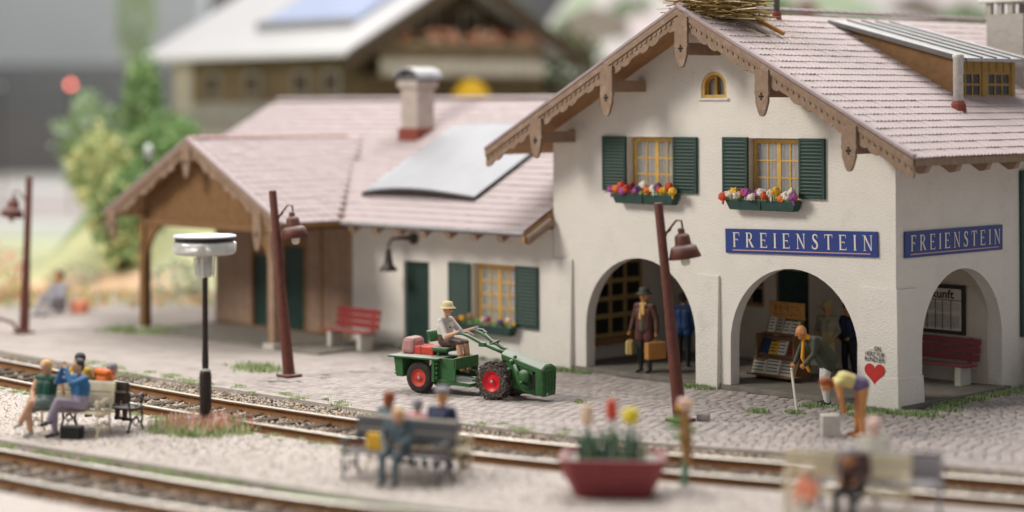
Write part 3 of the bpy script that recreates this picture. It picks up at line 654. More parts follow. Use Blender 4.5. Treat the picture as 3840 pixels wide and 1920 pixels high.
B().use('ochre_dark').bx(1.04, 1.24, -.03, .05, 6.36, 6.97, MF).build('post', dm); B().use('ochre_dark').bx(2.26, 2.40, -.03, .05, 6.36, 7.25, MF).build('post', dm)
# standing seam roof of the dormer
e0, e1 = yd0-.16, yd1+.25; xo = xf+.42; zo = zt-.05; drop = (za-zt)/(xa-xf)
zo = za+(xo-xa)*drop
B().use('zinc').hexa([(xa, e0, za), (xo, e0, zo), (xo, e1, zo), (xa, e1, za)], [(xa-.05, e0, za+.075), (xo, e0, zo+.075), (xo, e1, zo+.075), (xa-.05, e1, za+.075)]).build('dormer_roof', dm, bevel=.008)
B().use('zinc_dark').hexa([(xa-.1, e0-.045, za-.02), (xo-.03, e0-.045, zo-.04), (xo-.03, e0-.003, zo-.04), (xa-.1, e0-.003, za-.02)], [(xa-.1, e0-.045, za+.08), (xo-.03, e0-.045, zo+.078), (xo-.03, e0-.003, zo+.078), (xa-.1, e0-.003, za+.08)]).build('edge_board', dm, bevel=.01)
for k in range(1, 5):
    y = e0+(e1-e0)*k/5; B().use('zinc_dark').hexa([(xa, y-.012, za+.07), (xo+.02, y-.012, zo+.07), (xo+.02, y+.012, zo+.07), (xa, y+.012, za+.07)], [(xa, y-.012, za+.105), (xo+.02, y-.012, zo+.105), (xo+.02, y+.012, zo+.105), (xa, y+.012, za+.105)]).build('seam', dm)
# vent pipes
def vent(x, y, h, m='white_pipe', r=.085):
    z = zr(x); b = B().use(m).lathe([(r, .0), (r, h-.08), (r*1.12, h-.07), (r*1.12, h), (r*.6, h+.02)], 12); p = b.build('vent_pipe', st, smooth=True, loc=(x, y, z+.1))
    B().use('brick_red').lathe([(r*1.7, -.22), (r*1.45, .0), (r*1.1, .07)], 12).build('pipe_collar', st, loc=(x, y, z+.08))
vent(-.44, 3.0, 1.05, r=.11); vent(-4.36, 1.72, 1.2, 'zinc_dark', .07)
# chimney on the right
b = B().use('render_grey').bx(-2.25, -1.25, 7.0, 8.1, 6.5, 8.35)
ch = b.build('chimney', st, bevel=.02)
for k in range(4):
    for q in ((-2.25+k*.29, -2.12+k*.29, 7.0, 7.13), (-2.25+k*.29, -2.12+k*.29, 7.97, 8.1), (-1.38, -1.25, 7.0+.325*k, 7.13+.325*k)):
        if q[0] > -1.4 and k in (0, 3): continue
        B().use('render_grey').bx(*q, 8.35, 8.62).build('chimney_pillar', ch)
B().use('cap').hexa([(-2.4, 6.85, 8.62), (-1.1, 6.85, 8.62), (-1.1, 8.25, 8.62), (-2.4, 8.25, 8.62)], [(-2.4, 6.85, 8.70), (-1.1, 6.85, 8.70), (-1.1, 8.25, 8.70), (-2.4, 8.25, 8.70)]).hexa([(-2.3, 6.95, 8.70), (-1.2, 6.95, 8.70), (-1.2, 8.15, 8.70), (-2.3, 8.15, 8.70)], [(-2.05, 7.2, 8.98), (-1.45, 7.2, 8.98), (-1.45, 7.9, 8.98), (-2.05, 7.9, 8.98)]).build('chimney_cap', ch, bevel=.02)
# ------------------------------------------------------------------ low annex with timber porch
ax_ = thing('station_annex', 'low white annex with long pink tiled roof and brown timber porch beside the station house', 'building')
wall('front_wall', ax_, 'stucco', -17.33, -9.78, [(-17.33, 3.28), (-9.78, 3.28)], [(-15.18, -14.2, .1, 2.26), (-12.6, -11.05, .82, 2.34)], Tm((0, .01, 0)))
WZ, WY, WE = 6.42, 5.15, -.92; wz0 = WZ-(WY-WE)*T27
wall('timber_wall', ax_, 'timber', -23.4, -17.34, [(-23.4, 3.3), (-17.34, 3.3)], [(-21.6, -20.95, .1, 2.1), (-20.15, -19.25, .1, 2.4)], Tm((0, .02, 0)), th=.15)
p = None
for x in np.arange(-23.36, -17.4, .245):
    if -21.65 < x < -20.95 or -20.2 < x < -19.25: zz = 2.45
    else: zz = .12
    B().use('timber_pale' if zz < 1 else 'timber').bx(x+.008, x+.235, -.012+random.uniform(-.005, .003), .02, zz, 3.2).build('wall_board', ax_)
B().use('green_door').bx(-21.6, -20.95, .1, .14, .1, 2.1).build('door', ax_); d = B().use('green_door').bx(-20.15, -19.25, .06, .1, .1, 2.4)
for k in range(5): d.bx(-20.12+k*.17, -19.97+k*.17, .045, .06, .15, 2.35)
d.build('door', ax_)
for x in (-19.25, -18.55): B().use('timber').bx(x, x+.12, -.03, .02, .1, 3.2).build('post', ax_)
box('porch_floor', ax_, 'floor_slab', -23.4, -15.6, -2.5, .02, -.02, .06, bevel=.01)
box('side_wall', ax_, 'timber', -23.4, -23.25, .17, 4, 0, 3.3); box('rear_wall', ax_, 'stucco', -27, -9.8, 9.5, 9.8, 0, 3.5)
b = B().use('green_door').bx(-15.18, -14.2, .10, .15, .1, 2.26)
for k in range(6): b.bx(-15.15+k*.158, -15.01+k*.158, .085, .10, .16, 2.2)
b.build('door', ax_, bevel=.005)
w3 = lattice('window', ax_, Tm((-12.58, .2, .82)), 1.52, 1.5, 4, 4, 'ochre', .11, .045, .06, 'pane_clear', 2)
b = B().use('curtain'); n = 40; vs = []
for i in range(n): vs += [(-12.45+1.25*i/(n-1), .36+.02*math.sin(i), .9), (-12.45+1.25*i/(n-1), .36+.02*math.sin(i), 2.25)]
b.add(vs, [(2*i, 2*i+2, 2*i+3, 2*i+1) for i in range(n-1)]); b.build('curtain', w3)
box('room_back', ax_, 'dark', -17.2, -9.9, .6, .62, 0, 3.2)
shutter(ax_, Tm((-13.42, -.065, .70)), .78, 1.62, n=16); shutter(ax_, Tm((-11.02, -.065, .85)), .76, 1.50, n=16)
# annex roof
PXC, PHW, PZ, PYF = -20.55, 4.0, 5.35, -2.9
porch_z = lambda x: PZ-abs(x-PXC)*T27
def wing_ok(p):
    x, y, z = p
    if abs(x-PXC) < PHW+.1 and z < porch_z(x)-.05 and y < 4: return False
    return True
def porch_ok(p): x, y, z = p; return z > wz0+(y-WE)*T27-.06
b = B().use('tile2'); b.hexa([(-27, WE, wz0-.09), (-9.80, WE, wz0-.09), (-9.80, WY, WZ-.09), (-27, WY, WZ-.09)], [(-27, WE, wz0), (-9.80, WE, wz0), (-9.80, WY, WZ), (-27, WY, WZ)]); b.build('roof_deck', ax_)
B().use('soffit').hexa([(-27, WY, WZ-.09), (-9.8, WY, WZ-.09), (-9.8, 10.5, WZ-.09-5.35*T27), (-27, 10.5, WZ-.09-5.35*T27)], [(-27, WY, WZ), (-9.8, WY, WZ), (-9.8, 10.5, WZ-5.35*T27), (-27, 10.5, WZ-5.35*T27)]).build('roof_deck', ax_)
tiled(ax_, (-27, WE-.05, wz0-.02), (1, 0, 0), (0, ca_, sa_), (0, -sa_, ca_), 17.2, (WY-WE)/ca_, wing_ok, tw=.28, m='tile2')
ridge(ax_, (-27, WY, WZ+.03), (-9.8, WY, WZ+.03), 50, m='tile2', r=.1)
for sgn in (1, -1):
    b = B().use('soffit'); xe = PXC+sgn*PHW; zb = PZ-PHW*T27
    yb = lambda z: WE+(z-wz0)/T27
    A4 = [(PXC, PYF, PZ), (xe, PYF, zb), (xe, yb(zb)+.1, zb), (PXC, yb(PZ)+.1, PZ)]
    if sgn < 0: A4 = [A4[0], A4[1], (xe, .2, zb), A4[3]]
    b.hexa([(q[0], q[1], q[2]-.09) for q in A4], [(q[0], q[1], q[2]-.002) for q in A4]); b.build('porch_roof_deck', ax_)
    up = (-sgn*ca_, 0, sa_); nrm = (sgn*sa_, 0, ca_)
    if sgn > 0: tiled(ax_, (xe+.03, PYF-.02, zb-.02), (0, 1, 0), up, nrm, 6.2, PHW/ca_, porch_ok, tw=.28, m='tile2', nobj=0)
    else: tiled(ax_, (xe-.03, 3.3, zb-.02), (0, -1, 0), up, nrm, 6.2, PHW/ca_, porch_ok, tw=.28, m='tile2', nobj=0)
ridge(ax_, (PXC, PYF, PZ+.04), (PXC, 2.55, PZ+.02), 18, m='ridge')
barge(ax_, PXC, PZ-.02, PHW, PYF-.03, wd=.26, n=13, scal=.12)
for x, zb in ((PXC-3.55, 2.55), (PXC, 4.35), (PXC+3.1, 2.55)): pendant(ax_, x, PYF-.10, porch_z(x)-.12, zb, w=.34)
# porch posts with curved braces and boarded gable
YP = -2.4
for x in (-23.35, -17.5):
    B().use('timber_pale' if x > -20 else 'timber').bx(x-.12, x+.12, YP-.12, YP+.12, .12, 3.4).build('post', ax_, bevel=.015)
    B().use('concrete').bx(x-.22, x+.22, YP-.22, YP+.22, -.02, .14).build('post_foot', ax_, bevel=.02)
    sgn = 1 if x < -20 else -1; P = [(x+sgn*.12, 3.1)]+[(x+sgn*(.12+1.15*(1-math.cos(t))), 1.75+1.33*math.sin(t)) for t in np.linspace(0, math.pi/2, 9)]
    b = B().use('timber')
    for i in range(1, len(P)-1): b.prism([(x+sgn*.12, 3.12), P[i], P[i+1]][::sgn], YP-.05, YP+.05)
    b.build('brace', ax_)
for x in np.arange(-23.35, -17.5, .24):
    zt_ = porch_z(x+.12)-.16; B().use('timber').bx(x+.006, x+.234, YP+.0+random.uniform(-.004, .004), YP+.04, 3.08, max(3.2, zt_)).build('gable_board', ax_)
B().use('timber').bx(-23.5, -17.35, YP-.1, YP+.1, 2.98, 3.14).build('beam', ax_, bevel=.01)
for x in (-17.6, -23.45): B().use('timber').bx(x, x+.2, YP+.1, 0, 3.0, 3.2).build('side_beam', ax_, bevel=.01)
# annex eave: board and round rafter ends, right verge board
B().use('zinc').tube([(-16.7, WE-.06, wz0+.0), (-9.78, WE-.06, wz0+.0)], .045, 8).build('gutter', ax_)
for k in range(8): x = -16.2+k*.92; B().use('fascia').lathe([(.11, 0), (.12, .02), (.12, .9)], 12, Tm((x, WE+.02, wz0-.17)) @ Matrix.Rotation(rad(-90+27), 4, 'X')).build('rafter_end', ax_)
b = B().use('soffit').hexa([(-9.86, WE-.05, wz0-.26), (-9.76, WE-.05, wz0-.26), (-9.76, .0, wz0-.26+.9*T27), (-9.86, .0, wz0-.26+.9*T27)], [(-9.86, WE-.05, wz0), (-9.76, WE-.05, wz0), (-9.76, 0, wz0+.92*T27), (-9.86, 0, wz0+.92*T27)]); b.build('verge_board', ax_, bevel=.01)
# annex chimney
cz = 5.2; b = B().use('timber_pale').bx(-18.45, -17.85, 2.85, 3.45, cz, 6.95); b.cur = 0
mat('brick_pale', (.46, .39, .345), .85, .18, 6, .5, 25, dust=.2); b = B().use('brick_pale').bx(-18.5, -17.8, 2.85, 3.5, cz+.3, 6.9).bx(-18.58, -17.72, 2.77, 3.58, 6.75, 6.95)
c3 = b.build('chimney', ax_, bevel=.03)
B().use('brick_red').bx(-18.56, -17.74, 2.79, 3.56, cz-.1, cz+.42).build('flashing', c3, bevel=.02)
b = B().use('zinc'); V = []
for k in range(9):
    t = math.pi*k/8; V.append((-18.15-.52*math.cos(t), 7.05+.27*math.sin(t)))
for i in range(8): b.hexa([(V[i][0], 2.7, V[i][1]), (V[i+1][0], 2.7, V[i+1][1]), (V[i+1][0], 2.7, V[i+1][1]-.05), (V[i][0], 2.7, V[i][1]-.05)], [(V[i][0], 3.65, V[i][1]), (V[i+1][0], 3.65, V[i+1][1]), (V[i+1][0], 3.65, V[i+1][1]-.05), (V[i][0], 3.65, V[i][1]-.05)])
b.use('zinc_dark').bx(-18.6, -17.7, 2.8, 3.55, 6.95, 7.08).bx(-18.3, -18.0, 2.9, 3.45, 7.05, 7.3); b.build('chimney_cap', c3)
# curved solar panel lifted off the annex roof
so = thing('solar_panel', 'white glaring curved solar panel lying on the annex roof', 'solar panel')
n = 14; v0 = []; 
for i in range(n+1):
    t = i/n
    for j, (yy, xa_, xb_) in enumerate(((.12, -16.95, -12.62), (3.25, -16.95, -12.62))):
        x = xa_+(xb_-xa_)*t; z = wz0+(yy-WE)*T27+.21+.15*math.sin(math.pi*t**.8); v0.append((x, yy, z))
b = B().use('solar_white')
for i in range(n): a, c_, e, g_ = v0[2*i], v0[2*i+2], v0[2*i+3], v0[2*i+1]; b.hexa([(q[0], q[1], q[2]-.05) for q in (a, c_, e, g_)], [a, c_, e, g_])
b.build('sheet', so)
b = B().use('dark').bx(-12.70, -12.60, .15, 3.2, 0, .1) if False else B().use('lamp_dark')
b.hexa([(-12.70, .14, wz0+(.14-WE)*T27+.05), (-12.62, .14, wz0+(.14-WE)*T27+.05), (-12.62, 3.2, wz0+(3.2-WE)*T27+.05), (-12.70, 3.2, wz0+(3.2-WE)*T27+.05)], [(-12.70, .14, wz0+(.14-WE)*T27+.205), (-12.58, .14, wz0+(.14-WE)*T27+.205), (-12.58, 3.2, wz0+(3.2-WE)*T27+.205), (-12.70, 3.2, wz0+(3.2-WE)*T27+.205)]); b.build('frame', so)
b = B().use('lamp_dark')  # dark front edge, deepened to paint the shadow gap under the lifted panel
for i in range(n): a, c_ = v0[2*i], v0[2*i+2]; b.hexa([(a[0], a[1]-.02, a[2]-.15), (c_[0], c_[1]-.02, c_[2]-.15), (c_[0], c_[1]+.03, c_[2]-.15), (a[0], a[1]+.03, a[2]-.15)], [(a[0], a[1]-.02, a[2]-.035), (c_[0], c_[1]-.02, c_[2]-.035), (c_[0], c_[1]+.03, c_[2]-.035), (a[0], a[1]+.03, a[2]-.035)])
b.build('front_edge_shade', so)
for k in (1, 2, 3, 4, 5):
    i = k*n//6; a, e = v0[2*i], v0[2*i+1]; B().use('zinc').tube([(a[0], a[1], a[2]-.002), (e[0], e[1], e[2]-.002)], .007, 4).build('cell_line', so)
# ------------------------------------------------------------------ signs with serif lettering
def serif(ch):
    """list of polygons in a 1-high cell; returns (polys, width)"""
    s, h = .13, .055; P = []
    def stem(x): P.append([(x, 0), (x+s, 0), (x+s, 1), (x, 1)]); P.append([(x-.06, 0), (x+s+.06, 0), (x+s+.06, .035), (x-.06, .035)]); P.append([(x-.06, .965), (x+s+.06, .965), (x+s+.06, 1), (x-.06, 1)])
    def bar(x0, x1, z, tick=0):
        P.append([(x0, z), (x1, z), (x1, z+h), (x0, z+h)])
        if tick: P.append([(x1-.03, z+(h if tick > 0 else 0)), (x1, z+(h if tick > 0 else 0)), (x1+.01, z+tick*.17), (x1-.02, z+tick*.17)][::1 if tick > 0 else -1])
    if ch == 'I': stem(.06); return P, .25
    if ch == 'F': stem(.06); bar(.15, .60, .945, -1); bar(.15, .46, .49, -.5); return P, .64
    if ch == 'E': stem(.06); bar(.15, .60, .945, -1); bar(.15, .48, .49, -.5); bar(.15, .64, 0, 1); return P, .68
    if ch == 'T': stem(.27); bar(0, .68, .945, -1); P.append([(0, .945), (.03, .945), (.02, .76), (-.01, .76)][::-1]); return P, .68
    if ch == 'N':
        P += [[(.10, 0), (.155, 0), (.155, 1), (.10, 1)], [(.02, 0), (.24, 0), (.24, .035), (.02, .035)], [(-.02, .965), (.2, .965), (.2, 1), (-.02, 1)], [(.05, 1), (.66, 0), (.72, 0), (.72, .06), (.2, 1)], [(.665, .1), (.72, .0), (.72, 1), (.665, 1)], [(.58, .965), (.80, .965), (.80, 1), (.58, 1)]]; return P, .80
    if ch == 'R':
        stem(.06); cx, cz_ = .33, .745
        for i in range(10):
            a, b_ = -math.pi/2+math.pi*i/10, -math.pi/2+math.pi*(i+1)/10
            P.append([(cx+.14*math.cos(a), cz_+.20*math.sin(a)), (cx+.26*math.cos(a), cz_+.255*math.sin(a)), (cx+.26*math.cos(b_), cz_+.255*math.sin(b_)), (cx+.14*math.cos(b_), cz_+.20*math.sin(b_))])
        bar(.15, .34, .945); bar(.15, .34, .49); P.append([(.26, .50), (.56, .0), (.74, .0), (.40, .50)]); P.append([(.56, 0), (.76, 0), (.76, .035), (.56, .035)]); return P, .76
    if ch == 'S':
        pts = [(.50, .80), (.47, .90), (.38, .965), (.27, .97), (.16, .90), (.13, .78), (.18, .65), (.30, .55), (.42, .46), (.49, .34), (.50, .20), (.43, .08), (.30, .03), (.17, .05), (.08, .13), (.05, .25)]
        ths = [.02, .03, .04, .045, .055, .065, .075, .085, .085, .075, .065, .055, .045, .04, .03, .02]
        for i in range(len(pts)-1):
            a, b_ = Vector(pts[i]), Vector(pts[i+1]); d_ = (b_-a).normalized(); q = Vector((-d_.y, d_.x)); P.append([tuple(a-q*ths[i]), tuple(b_-q*ths[i+1]), tuple(b_+q*ths[i+1]), tuple(a+q*ths[i])])
        P += [[(.49, .72), (.52, .72), (.52, .97), (.49, .97)], [(.03, .03), (.06, .03), (.06, .28), (.03, .28)]]; return P, .58
def signboard(label, M, w, h):
    t = thing('station_sign', label, 'sign', group=None); t.matrix_world = M
    B().use('sign_blue').bx(0, w, 0, .03, 0, h).build('board', t, bevel=.004)
    b = B().use('sign_text'); letters = [serif(c) for c in 'FREIENSTEIN']; H_ = h*.60; tot = sum(l[1] for l in letters); x0 = w*.055; avail = w*.915; sc = H_*.92
    gap = (avail-tot*sc)/(len(letters)-1); x = x0
    for P, wd in letters:
        lb = B().use('sign_text'); k = 0
        for poly in P:
            k += 1; e = .0004*(k % 5)
            lb.add([(x+p[0]*sc, -.008-e, h*.25+p[1]*H_) for p in poly]+[(x+p[0]*sc, .0, h*.25+p[1]*H_) for p in poly], [tuple(range(len(poly)))]+[(i, (i+1) % len(poly), (i+1) % len(poly)+len(poly), i+len(poly)) for i in range(len(poly))])
        lb.build('letter', t); x += wd*sc+gap
    B().use('sign_line').bx(w*.05, w*.955, -.006, 0, h*.105, h*.145).build('underline', t)
    return t
signboard('blue FREIENSTEIN sign on the front wall above the second arch', Tm((-4.43, -.045, 3.0)) @ Matrix.Rotation(-.025, 4, 'Y'), 4.02, .53)
signboard('blue FREIENSTEIN sign on the shaded right side wall over the end arch', Tm((.045, .26, 3.09)) @ MX @ Matrix.Rotation(.006, 4, 'Y'), 3.7, .54)
def text(name, parent, s, M, size, m, ext=.004, sx=1, bold=.0):
    c = bpy.data.curves.new(name, 'FONT'); c.body = s; c.size = size; c.extrude = ext; c.align_x = 'CENTER'; c.offset = bold; c.resolution_u = 3
    o = bpy.data.objects.new(name, c); COL.objects.link(o); dg = bpy.context.evaluated_depsgraph_get(); me = bpy.data.meshes.new_from_object(o.evaluated_get(dg)); bpy.data.objects.remove(o)
    me.materials.clear(); me.materials.append(MT[m]); o = bpy.data.objects.new(name, me); COL.objects.link(o); o.parent = parent; o.matrix_local = M @ Matrix.Rotation(rad(90), 4, 'X') @ Matrix.Diagonal((sx, 1, 1, 1)); return o
# graffiti heart on the corner pier
hp = []
for k in range(40):
    t = 2*math.pi*k/40; hp.append((16*math.sin(t)**3/34*.54, (13*math.cos(t)-5*math.cos(2*t)-2*math.cos(3*t)-math.cos(4*t))/34*.52))
he = B().use('heart').add([(0, 0, 0)]+[(p[0], 0, p[1]) for p in hp], [(0, 1+(k+1) % 40, 1+k) for k in range(40)]).build('wall_graffiti'); he.data.update()
he.location = (-.45, -.122, .74); he.rotation_euler[0] = rad(-1.6); tag(he, 'red painted heart under black slogan on the corner pier', 'graffiti')
for s, z, sx in (('\u2026 EIN', .44, .82), ('HERZ F\u00dcR', .325, .78), ('KINDER', .215, 1.05)): text('lettering', he, s, Tm((0.0, -.012, z+.01)) @ Matrix.Rotation(.03, 4, 'Y'), .135, 'ink', .002, sx, .0)
# arrivals poster
ps = thing('timetable', 'black framed Ankunft arrivals timetable on the loggia wall above the red bench', 'poster', (-1.62, 3.86, 1.68))
B().use('ink').bx(-.78, .78, -.03, .03, -.55, .55).build('frame', ps, bevel=.01); B().use('paper').bx(-.69, .69, -.038, -.03, -.46, .46).build('sheet', ps)
text('title', ps, 'Ankunft', Tm((.05, -.041, .25)), .27, 'ink', .002, 1.05, .006)
b = B().use('ink').bx(-.69, .69, -.043, -.038, .20, .215)
for x in (-.45, -.2, .02, .2, .42): b.bx(x, x+.02, -.043, -.038, -.44, .2)
b.build('rules', ps)
b = B().use('pane'); 
for x in np.arange(-.66, .64, .022):
    for z0_, z1_ in ((-.42, -.1), (-.06, .18)): b.bx(x, x+.009, -.0415, -.038, z0_+random.uniform(0, .05), z1_-random.uniform(0, .04))
b.build('timetable_print', ps)
# ------------------------------------------------------------------ people: one continuous remeshed body each, coloured by region
class Fig:
    def __init__(s): s.p = []
    def cap(s, a, b, ra, rb, m): s.p.append(('c', Vector(a), Vector(b), ra, rb, m)); return s
    def ell(s, c, r, m): s.p.append(('e', Vector(c), Vector(r), 0, 0, m)); return s
    def geo(s):
        b = B()
        for t, a, c, ra, rb, m in s.p:
            if t == 'e': b.ball(a, tuple(c), 12, 8)
            else:
                d = c-a; L = max(d.length, 1e-4); d = d/L; pr = [(ra*math.cos(t_), ra*math.sin(t_)) for t_ in np.linspace(-1.5, 0, 5)]+[(rb*math.cos(t_), L+rb*math.sin(t_)) for t_ in np.linspace(0, 1.5, 5)]
                b.lathe(pr, 10, Matrix.Translation(a) @ d.to_track_quat('Z', 'Y').to_matrix().to_4x4())
        return b
    def build(s, name, parent, vox=.011, loc=None, rz=0):
        b = s.geo(); b.mats = []; o = b.build(name, None, 'skin'); md = o.modifiers.new('r', 'REMESH'); md.mode = 'VOXEL'; md.voxel_size = vox; sm = o.modifiers.new('s', 'SMOOTH'); sm.factor = .5; sm.iterations = 2
        dg = bpy.context.evaluated_depsgraph_get(); dg.update(); me = bpy.data.meshes.new_from_object(o.evaluated_get(dg)); bpy.data.objects.remove(o)
        mats = []; 
        for q in s.p:
            if q[5] not in mats: mats.append(q[5])
        me.materials.clear()
        for k in mats: me.materials.append(MT[k])
        n = len(me.polygons); co = np.zeros(len(me.vertices)*3, dtype=np.float32); me.vertices.foreach_get('co', co); co = co.reshape(-1, 3)
        ls = np.zeros(n, dtype=np.int32); me.polygons.foreach_get('loop_start', ls); li = np.zeros(len(me.loops), dtype=np.int32); me.loops.foreach_get('vertex_index', li)
        C_ = (co[li[ls]]+co[li[ls+2]])/2 if n else co
        best = np.full(n, 1e9); bi = np.zeros(n, dtype=np.int32)
        for t, a, c, ra, rb, m in s.p:
            a_ = np.array(a)
            if t == 'e': r = np.array(c); d = (np.linalg.norm((C_-a_)/r, axis=1)-1)*r.min()
            else:
                ab = np.array(c)-a_; tt = np.clip(((C_-a_) @ ab)/max(ab @ ab, 1e-9), 0, 1); d = np.linalg.norm(C_-(a_+tt[:, None]*ab), axis=1)-(ra+(rb-ra)*tt)
            w = d < best; best[w] = d[w]; bi[w] = mats.index(m)
        me.polygons.foreach_set('material_index', bi); me.polygons.foreach_set('use_smooth', np.ones(n, dtype=bool)); me.update()
        o = bpy.data.objects.new(name, me); COL.objects.link(o)
        if parent: o.parent = parent
        return o
def V3(*a): return Vector(a)
def hand(f, w, d, side, m, curl=.6, palm=None):
    """w wrist, d forearm direction, side: vector across the palm; five separate fingers"""
    d = Vector(d).normalized(); s_ = Vector(side); s_ = (s_-d*s_.dot(d)).normalized(); n = d.cross(s_).normalized() if palm is None else Vector(palm)
    c = w+d*.045; f.cap(w, w+d*.07, .024, .026, m); f.cap(w+d*.03-s_*.018, w+d*.075-s_*.022, .018, .018, m); f.cap(w+d*.03+s_*.018, w+d*.075+s_*.022, .018, .018, m)
    for k, ln in enumerate((.058, .068, .064, .05)):
        b_ = w+d*.08+s_*(.033-.022*k); a1 = (d*math.cos(curl*.6)+n*math.sin(curl*.6)); a2 = (d*math.cos(curl*1.8)+n*math.sin(curl*1.8))
        k1 = b_+a1*ln*.55; f.cap(b_, k1, .0115, .011, m); f.cap(k1, k1+a2*ln*.5, .011, .009, m)
    tb = w+d*.025+s_*.026; t1 = tb+(s_*.75+d*.65+n*.2).normalized()*.038; f.cap(tb, t1, .014, .012, m); f.cap(t1, t1+(d*.9+s_*.2+n*.4).normalized()*.03, .012, .010, m)
def face(f, c, fwd, up, skin, eye='hair_dark'):
    fwd = Vector(fwd).normalized(); up = Vector(up); up = (up-fwd*up.dot(fwd)).normalized(); rt = fwd.cross(up)
    f.ell(c+up*.016, (.096, .102, .114), skin); f.cap(c+fwd*.035-up*.06, c+fwd*.05-up*.085, .055, .042, skin)
    f.cap(c+fwd*.102+up*.010, c+fwd*.124-up*.024, .012, .018, skin)
    for q in (1, -1):
        f.ell(c+rt*.098*q-up*.005, (.016, .02, .028), skin); f.ell(c+fwd*.094+rt*.036*q+up*.02, (.0135, .0135, .010), eye)
        f.cap(c+fwd*.092+rt*.017*q-up*.056, c+fwd*.094-up*.056, .007, .008, 'coral' if skin != 'skin_warm' else 'red')
def person(label, loc, rz, J, top, bottom, shoe='black', skin='skin', sleeve='long', legskin=False, coat=None, skirt=None, head_fwd=None, head_up=(0, 0, 1), group=None, vox=.011, hair=None, hat=None, extra=None, sc=1., feetdir=None, glove=None, curl=(.5, .5), sock=None, torso_r=1.2, handside=None, fist=True):
    """J: joints in local space, facing -Y"""
    t = thing('person', label, 'person', loc, rz, group); t.scale = (sc,)*3; f = Fig()
    J = {k: Vector(v) for k, v in J.items()}; hf = Vector(head_fwd or (0, -1, 0)).normalized(); hu = Vector(head_up).normalized()
    pel, che, nk, hd = J['pel'], J['che'], J['nk'], J['hd']; R_ = torso_r
    X = (J['sl']-J['sr']).normalized(); XH = (J['hl']-J['hr']).normalized()
    for q in (1, -1):
        f.cap(pel+XH*.06*q, (pel+che)/2+X*.055*q, .115*R_, .112*R_, top if coat else bottom); f.cap((pel+che)/2+X*.055*q, che+X*.07*q, .112*R_, .118*R_, top)
        f.cap(pel+XH*.06*q, pel+XH*.06*q+(che-pel)*.12, .118*R_, .117*R_, top if coat else bottom)
    f.cap(J['sr'], J['sl'], .078, .078, top); f.cap(che, nk-(nk-che)*.25, .10, .075, top)
    f.cap(nk-(hd-nk)*.3, hd-(hd-nk)*.2, .052, .050, skin); face(f, hd, hf, hu, skin)
    for q, s_, e_, w_ in ((1, 'sl', 'el', 'wl'), (-1, 'sr', 'er', 'wr')):
        a, b_, c = J[s_], J[e_], J[w_]
        f.cap(a, b_, .072, .058, top if sleeve != 'none' else skin); fm = top if sleeve == 'long' else skin
        f.cap(b_, c, .056, .040 if sleeve != 'long' else .047, fm)
        sd = handside[0 if q > 0 else 1] if handside else (0, -1, 0); sdv = Vector(sd)
        hand(f, c, c-b_, sdv if abs(sdv.normalized().dot((c-b_).normalized())) < .95 else Vector((0, 0, 1)), glove or skin, curl[0 if q > 0 else 1])
    for q, h_, k_, a_ in ((1, 'hl', 'kl', 'al'), (-1, 'hr', 'kr', 'ar')):
        h, k, a = J[h_], J[k_], J[a_]; lm = skin if legskin else bottom
        f.cap(h, k, .102, .074, bottom if (not legskin or legskin == 'shorts_knee') else lm)
        if legskin == 'shorts': f.cap(h, h+(k-h)*.35, .096, .088, bottom)
        f.cap(k, k+(a-k)*.4, .072, .068, lm if legskin != 'shorts_knee' else skin); f.cap(k+(a-k)*.4, a, .068, .050, sock or (lm if legskin != 'shorts_knee' else skin))
        fd = Vector((feetdir or {}).get(k_, (0.05*q, -1, -.12))).normalized()
        f.cap(a-V3(0, 0, .03)-fd*.04, a-V3(0, 0, .035)+fd*.16, .040, .032, shoe)
    if coat:
        for q in (1, -1):
            f.cap(che+X*.09*q-V3(0, 0, .05), pel+XH*.10*q-V3(0, 0, coat), .105, .125, top)
    if skirt:
        for q, h_, k_ in ((1, 'hl', 'kl'), (-1, 'hr', 'kr')): f.cap(J[h_], J[h_]+(J[k_]-J[h_])*.75, .115, .10, skirt)
    if extra: extra(f, J)
    f.build('body', t, vox)
    ax_r = hf.cross(hu)
    if hair:
        g = Fig(); g.ell(hd+hu*.045-hf*.026, (.112, .112, .100), hair); g.ell(hd-hf*.065-hu*.01, (.092, .062, .095), hair)
        if hair in ('blond', 'hair_red'): g.ell(hd-hf*.08-hu*.07, (.08, .05, .08), hair)
        # cut away from the face by keeping the cap behind it
        g.build('hair', t, .014)
    if hat:
        kind, hm = hat; Mh = Matrix.Translation(hd+hu*.066) @ Matrix((ax_r, hf, hu)).transposed().to_4x4() @ Matrix.Scale(1.16, 4)
        if kind == 'brim': B().use(hm).lathe([(.03, .11), (.085, .10), (.105, .03), (.108, .012), (.150, -.012), (.155, -.022), (.10, -.005)][::-1], 20, Mh).build('hat', t, smooth=True)
        if kind == 'cap':
            b = B().use(hm).lathe([(.03, .085), (.10, .072), (.115, .05), (.098, .02), (.100, .0)][::-1], 18, Mh); b.ball((0, .095, .002), (.075, .06, .012), 12, 6, Mh); b.build('cap', t, smooth=True)
        if kind == 'pith': B().use(hm).lathe([(.02, .13), (.075, .105), (.105, .05), (.11, .01), (.17, -.02), (.175, -.028), (.11, -.005)][::-1], 20, Mh).build('hat', t, smooth=True)
    return t
def stand(**k):
    J = dict(pel=(0, 0, .95), che=(0, .0, 1.26), nk=(0, .005, 1.46), hd=(0, -.015, 1.62), sl=(.175, .01, 1.40), sr=(-.175, .01, 1.40), el=(.25, .02, 1.13), er=(-.25, .02, 1.13), wl=(.27, -.03, .90), wr=(-.27, -.03, .90),
             hl=(.09, 0, .90), hr=(-.09, 0, .90), kl=(.10, -.02, .49), kr=(-.10, -.02, .49), al=(.105, .02, .09), ar=(-.105, .02, .09)); J.update(k); return J
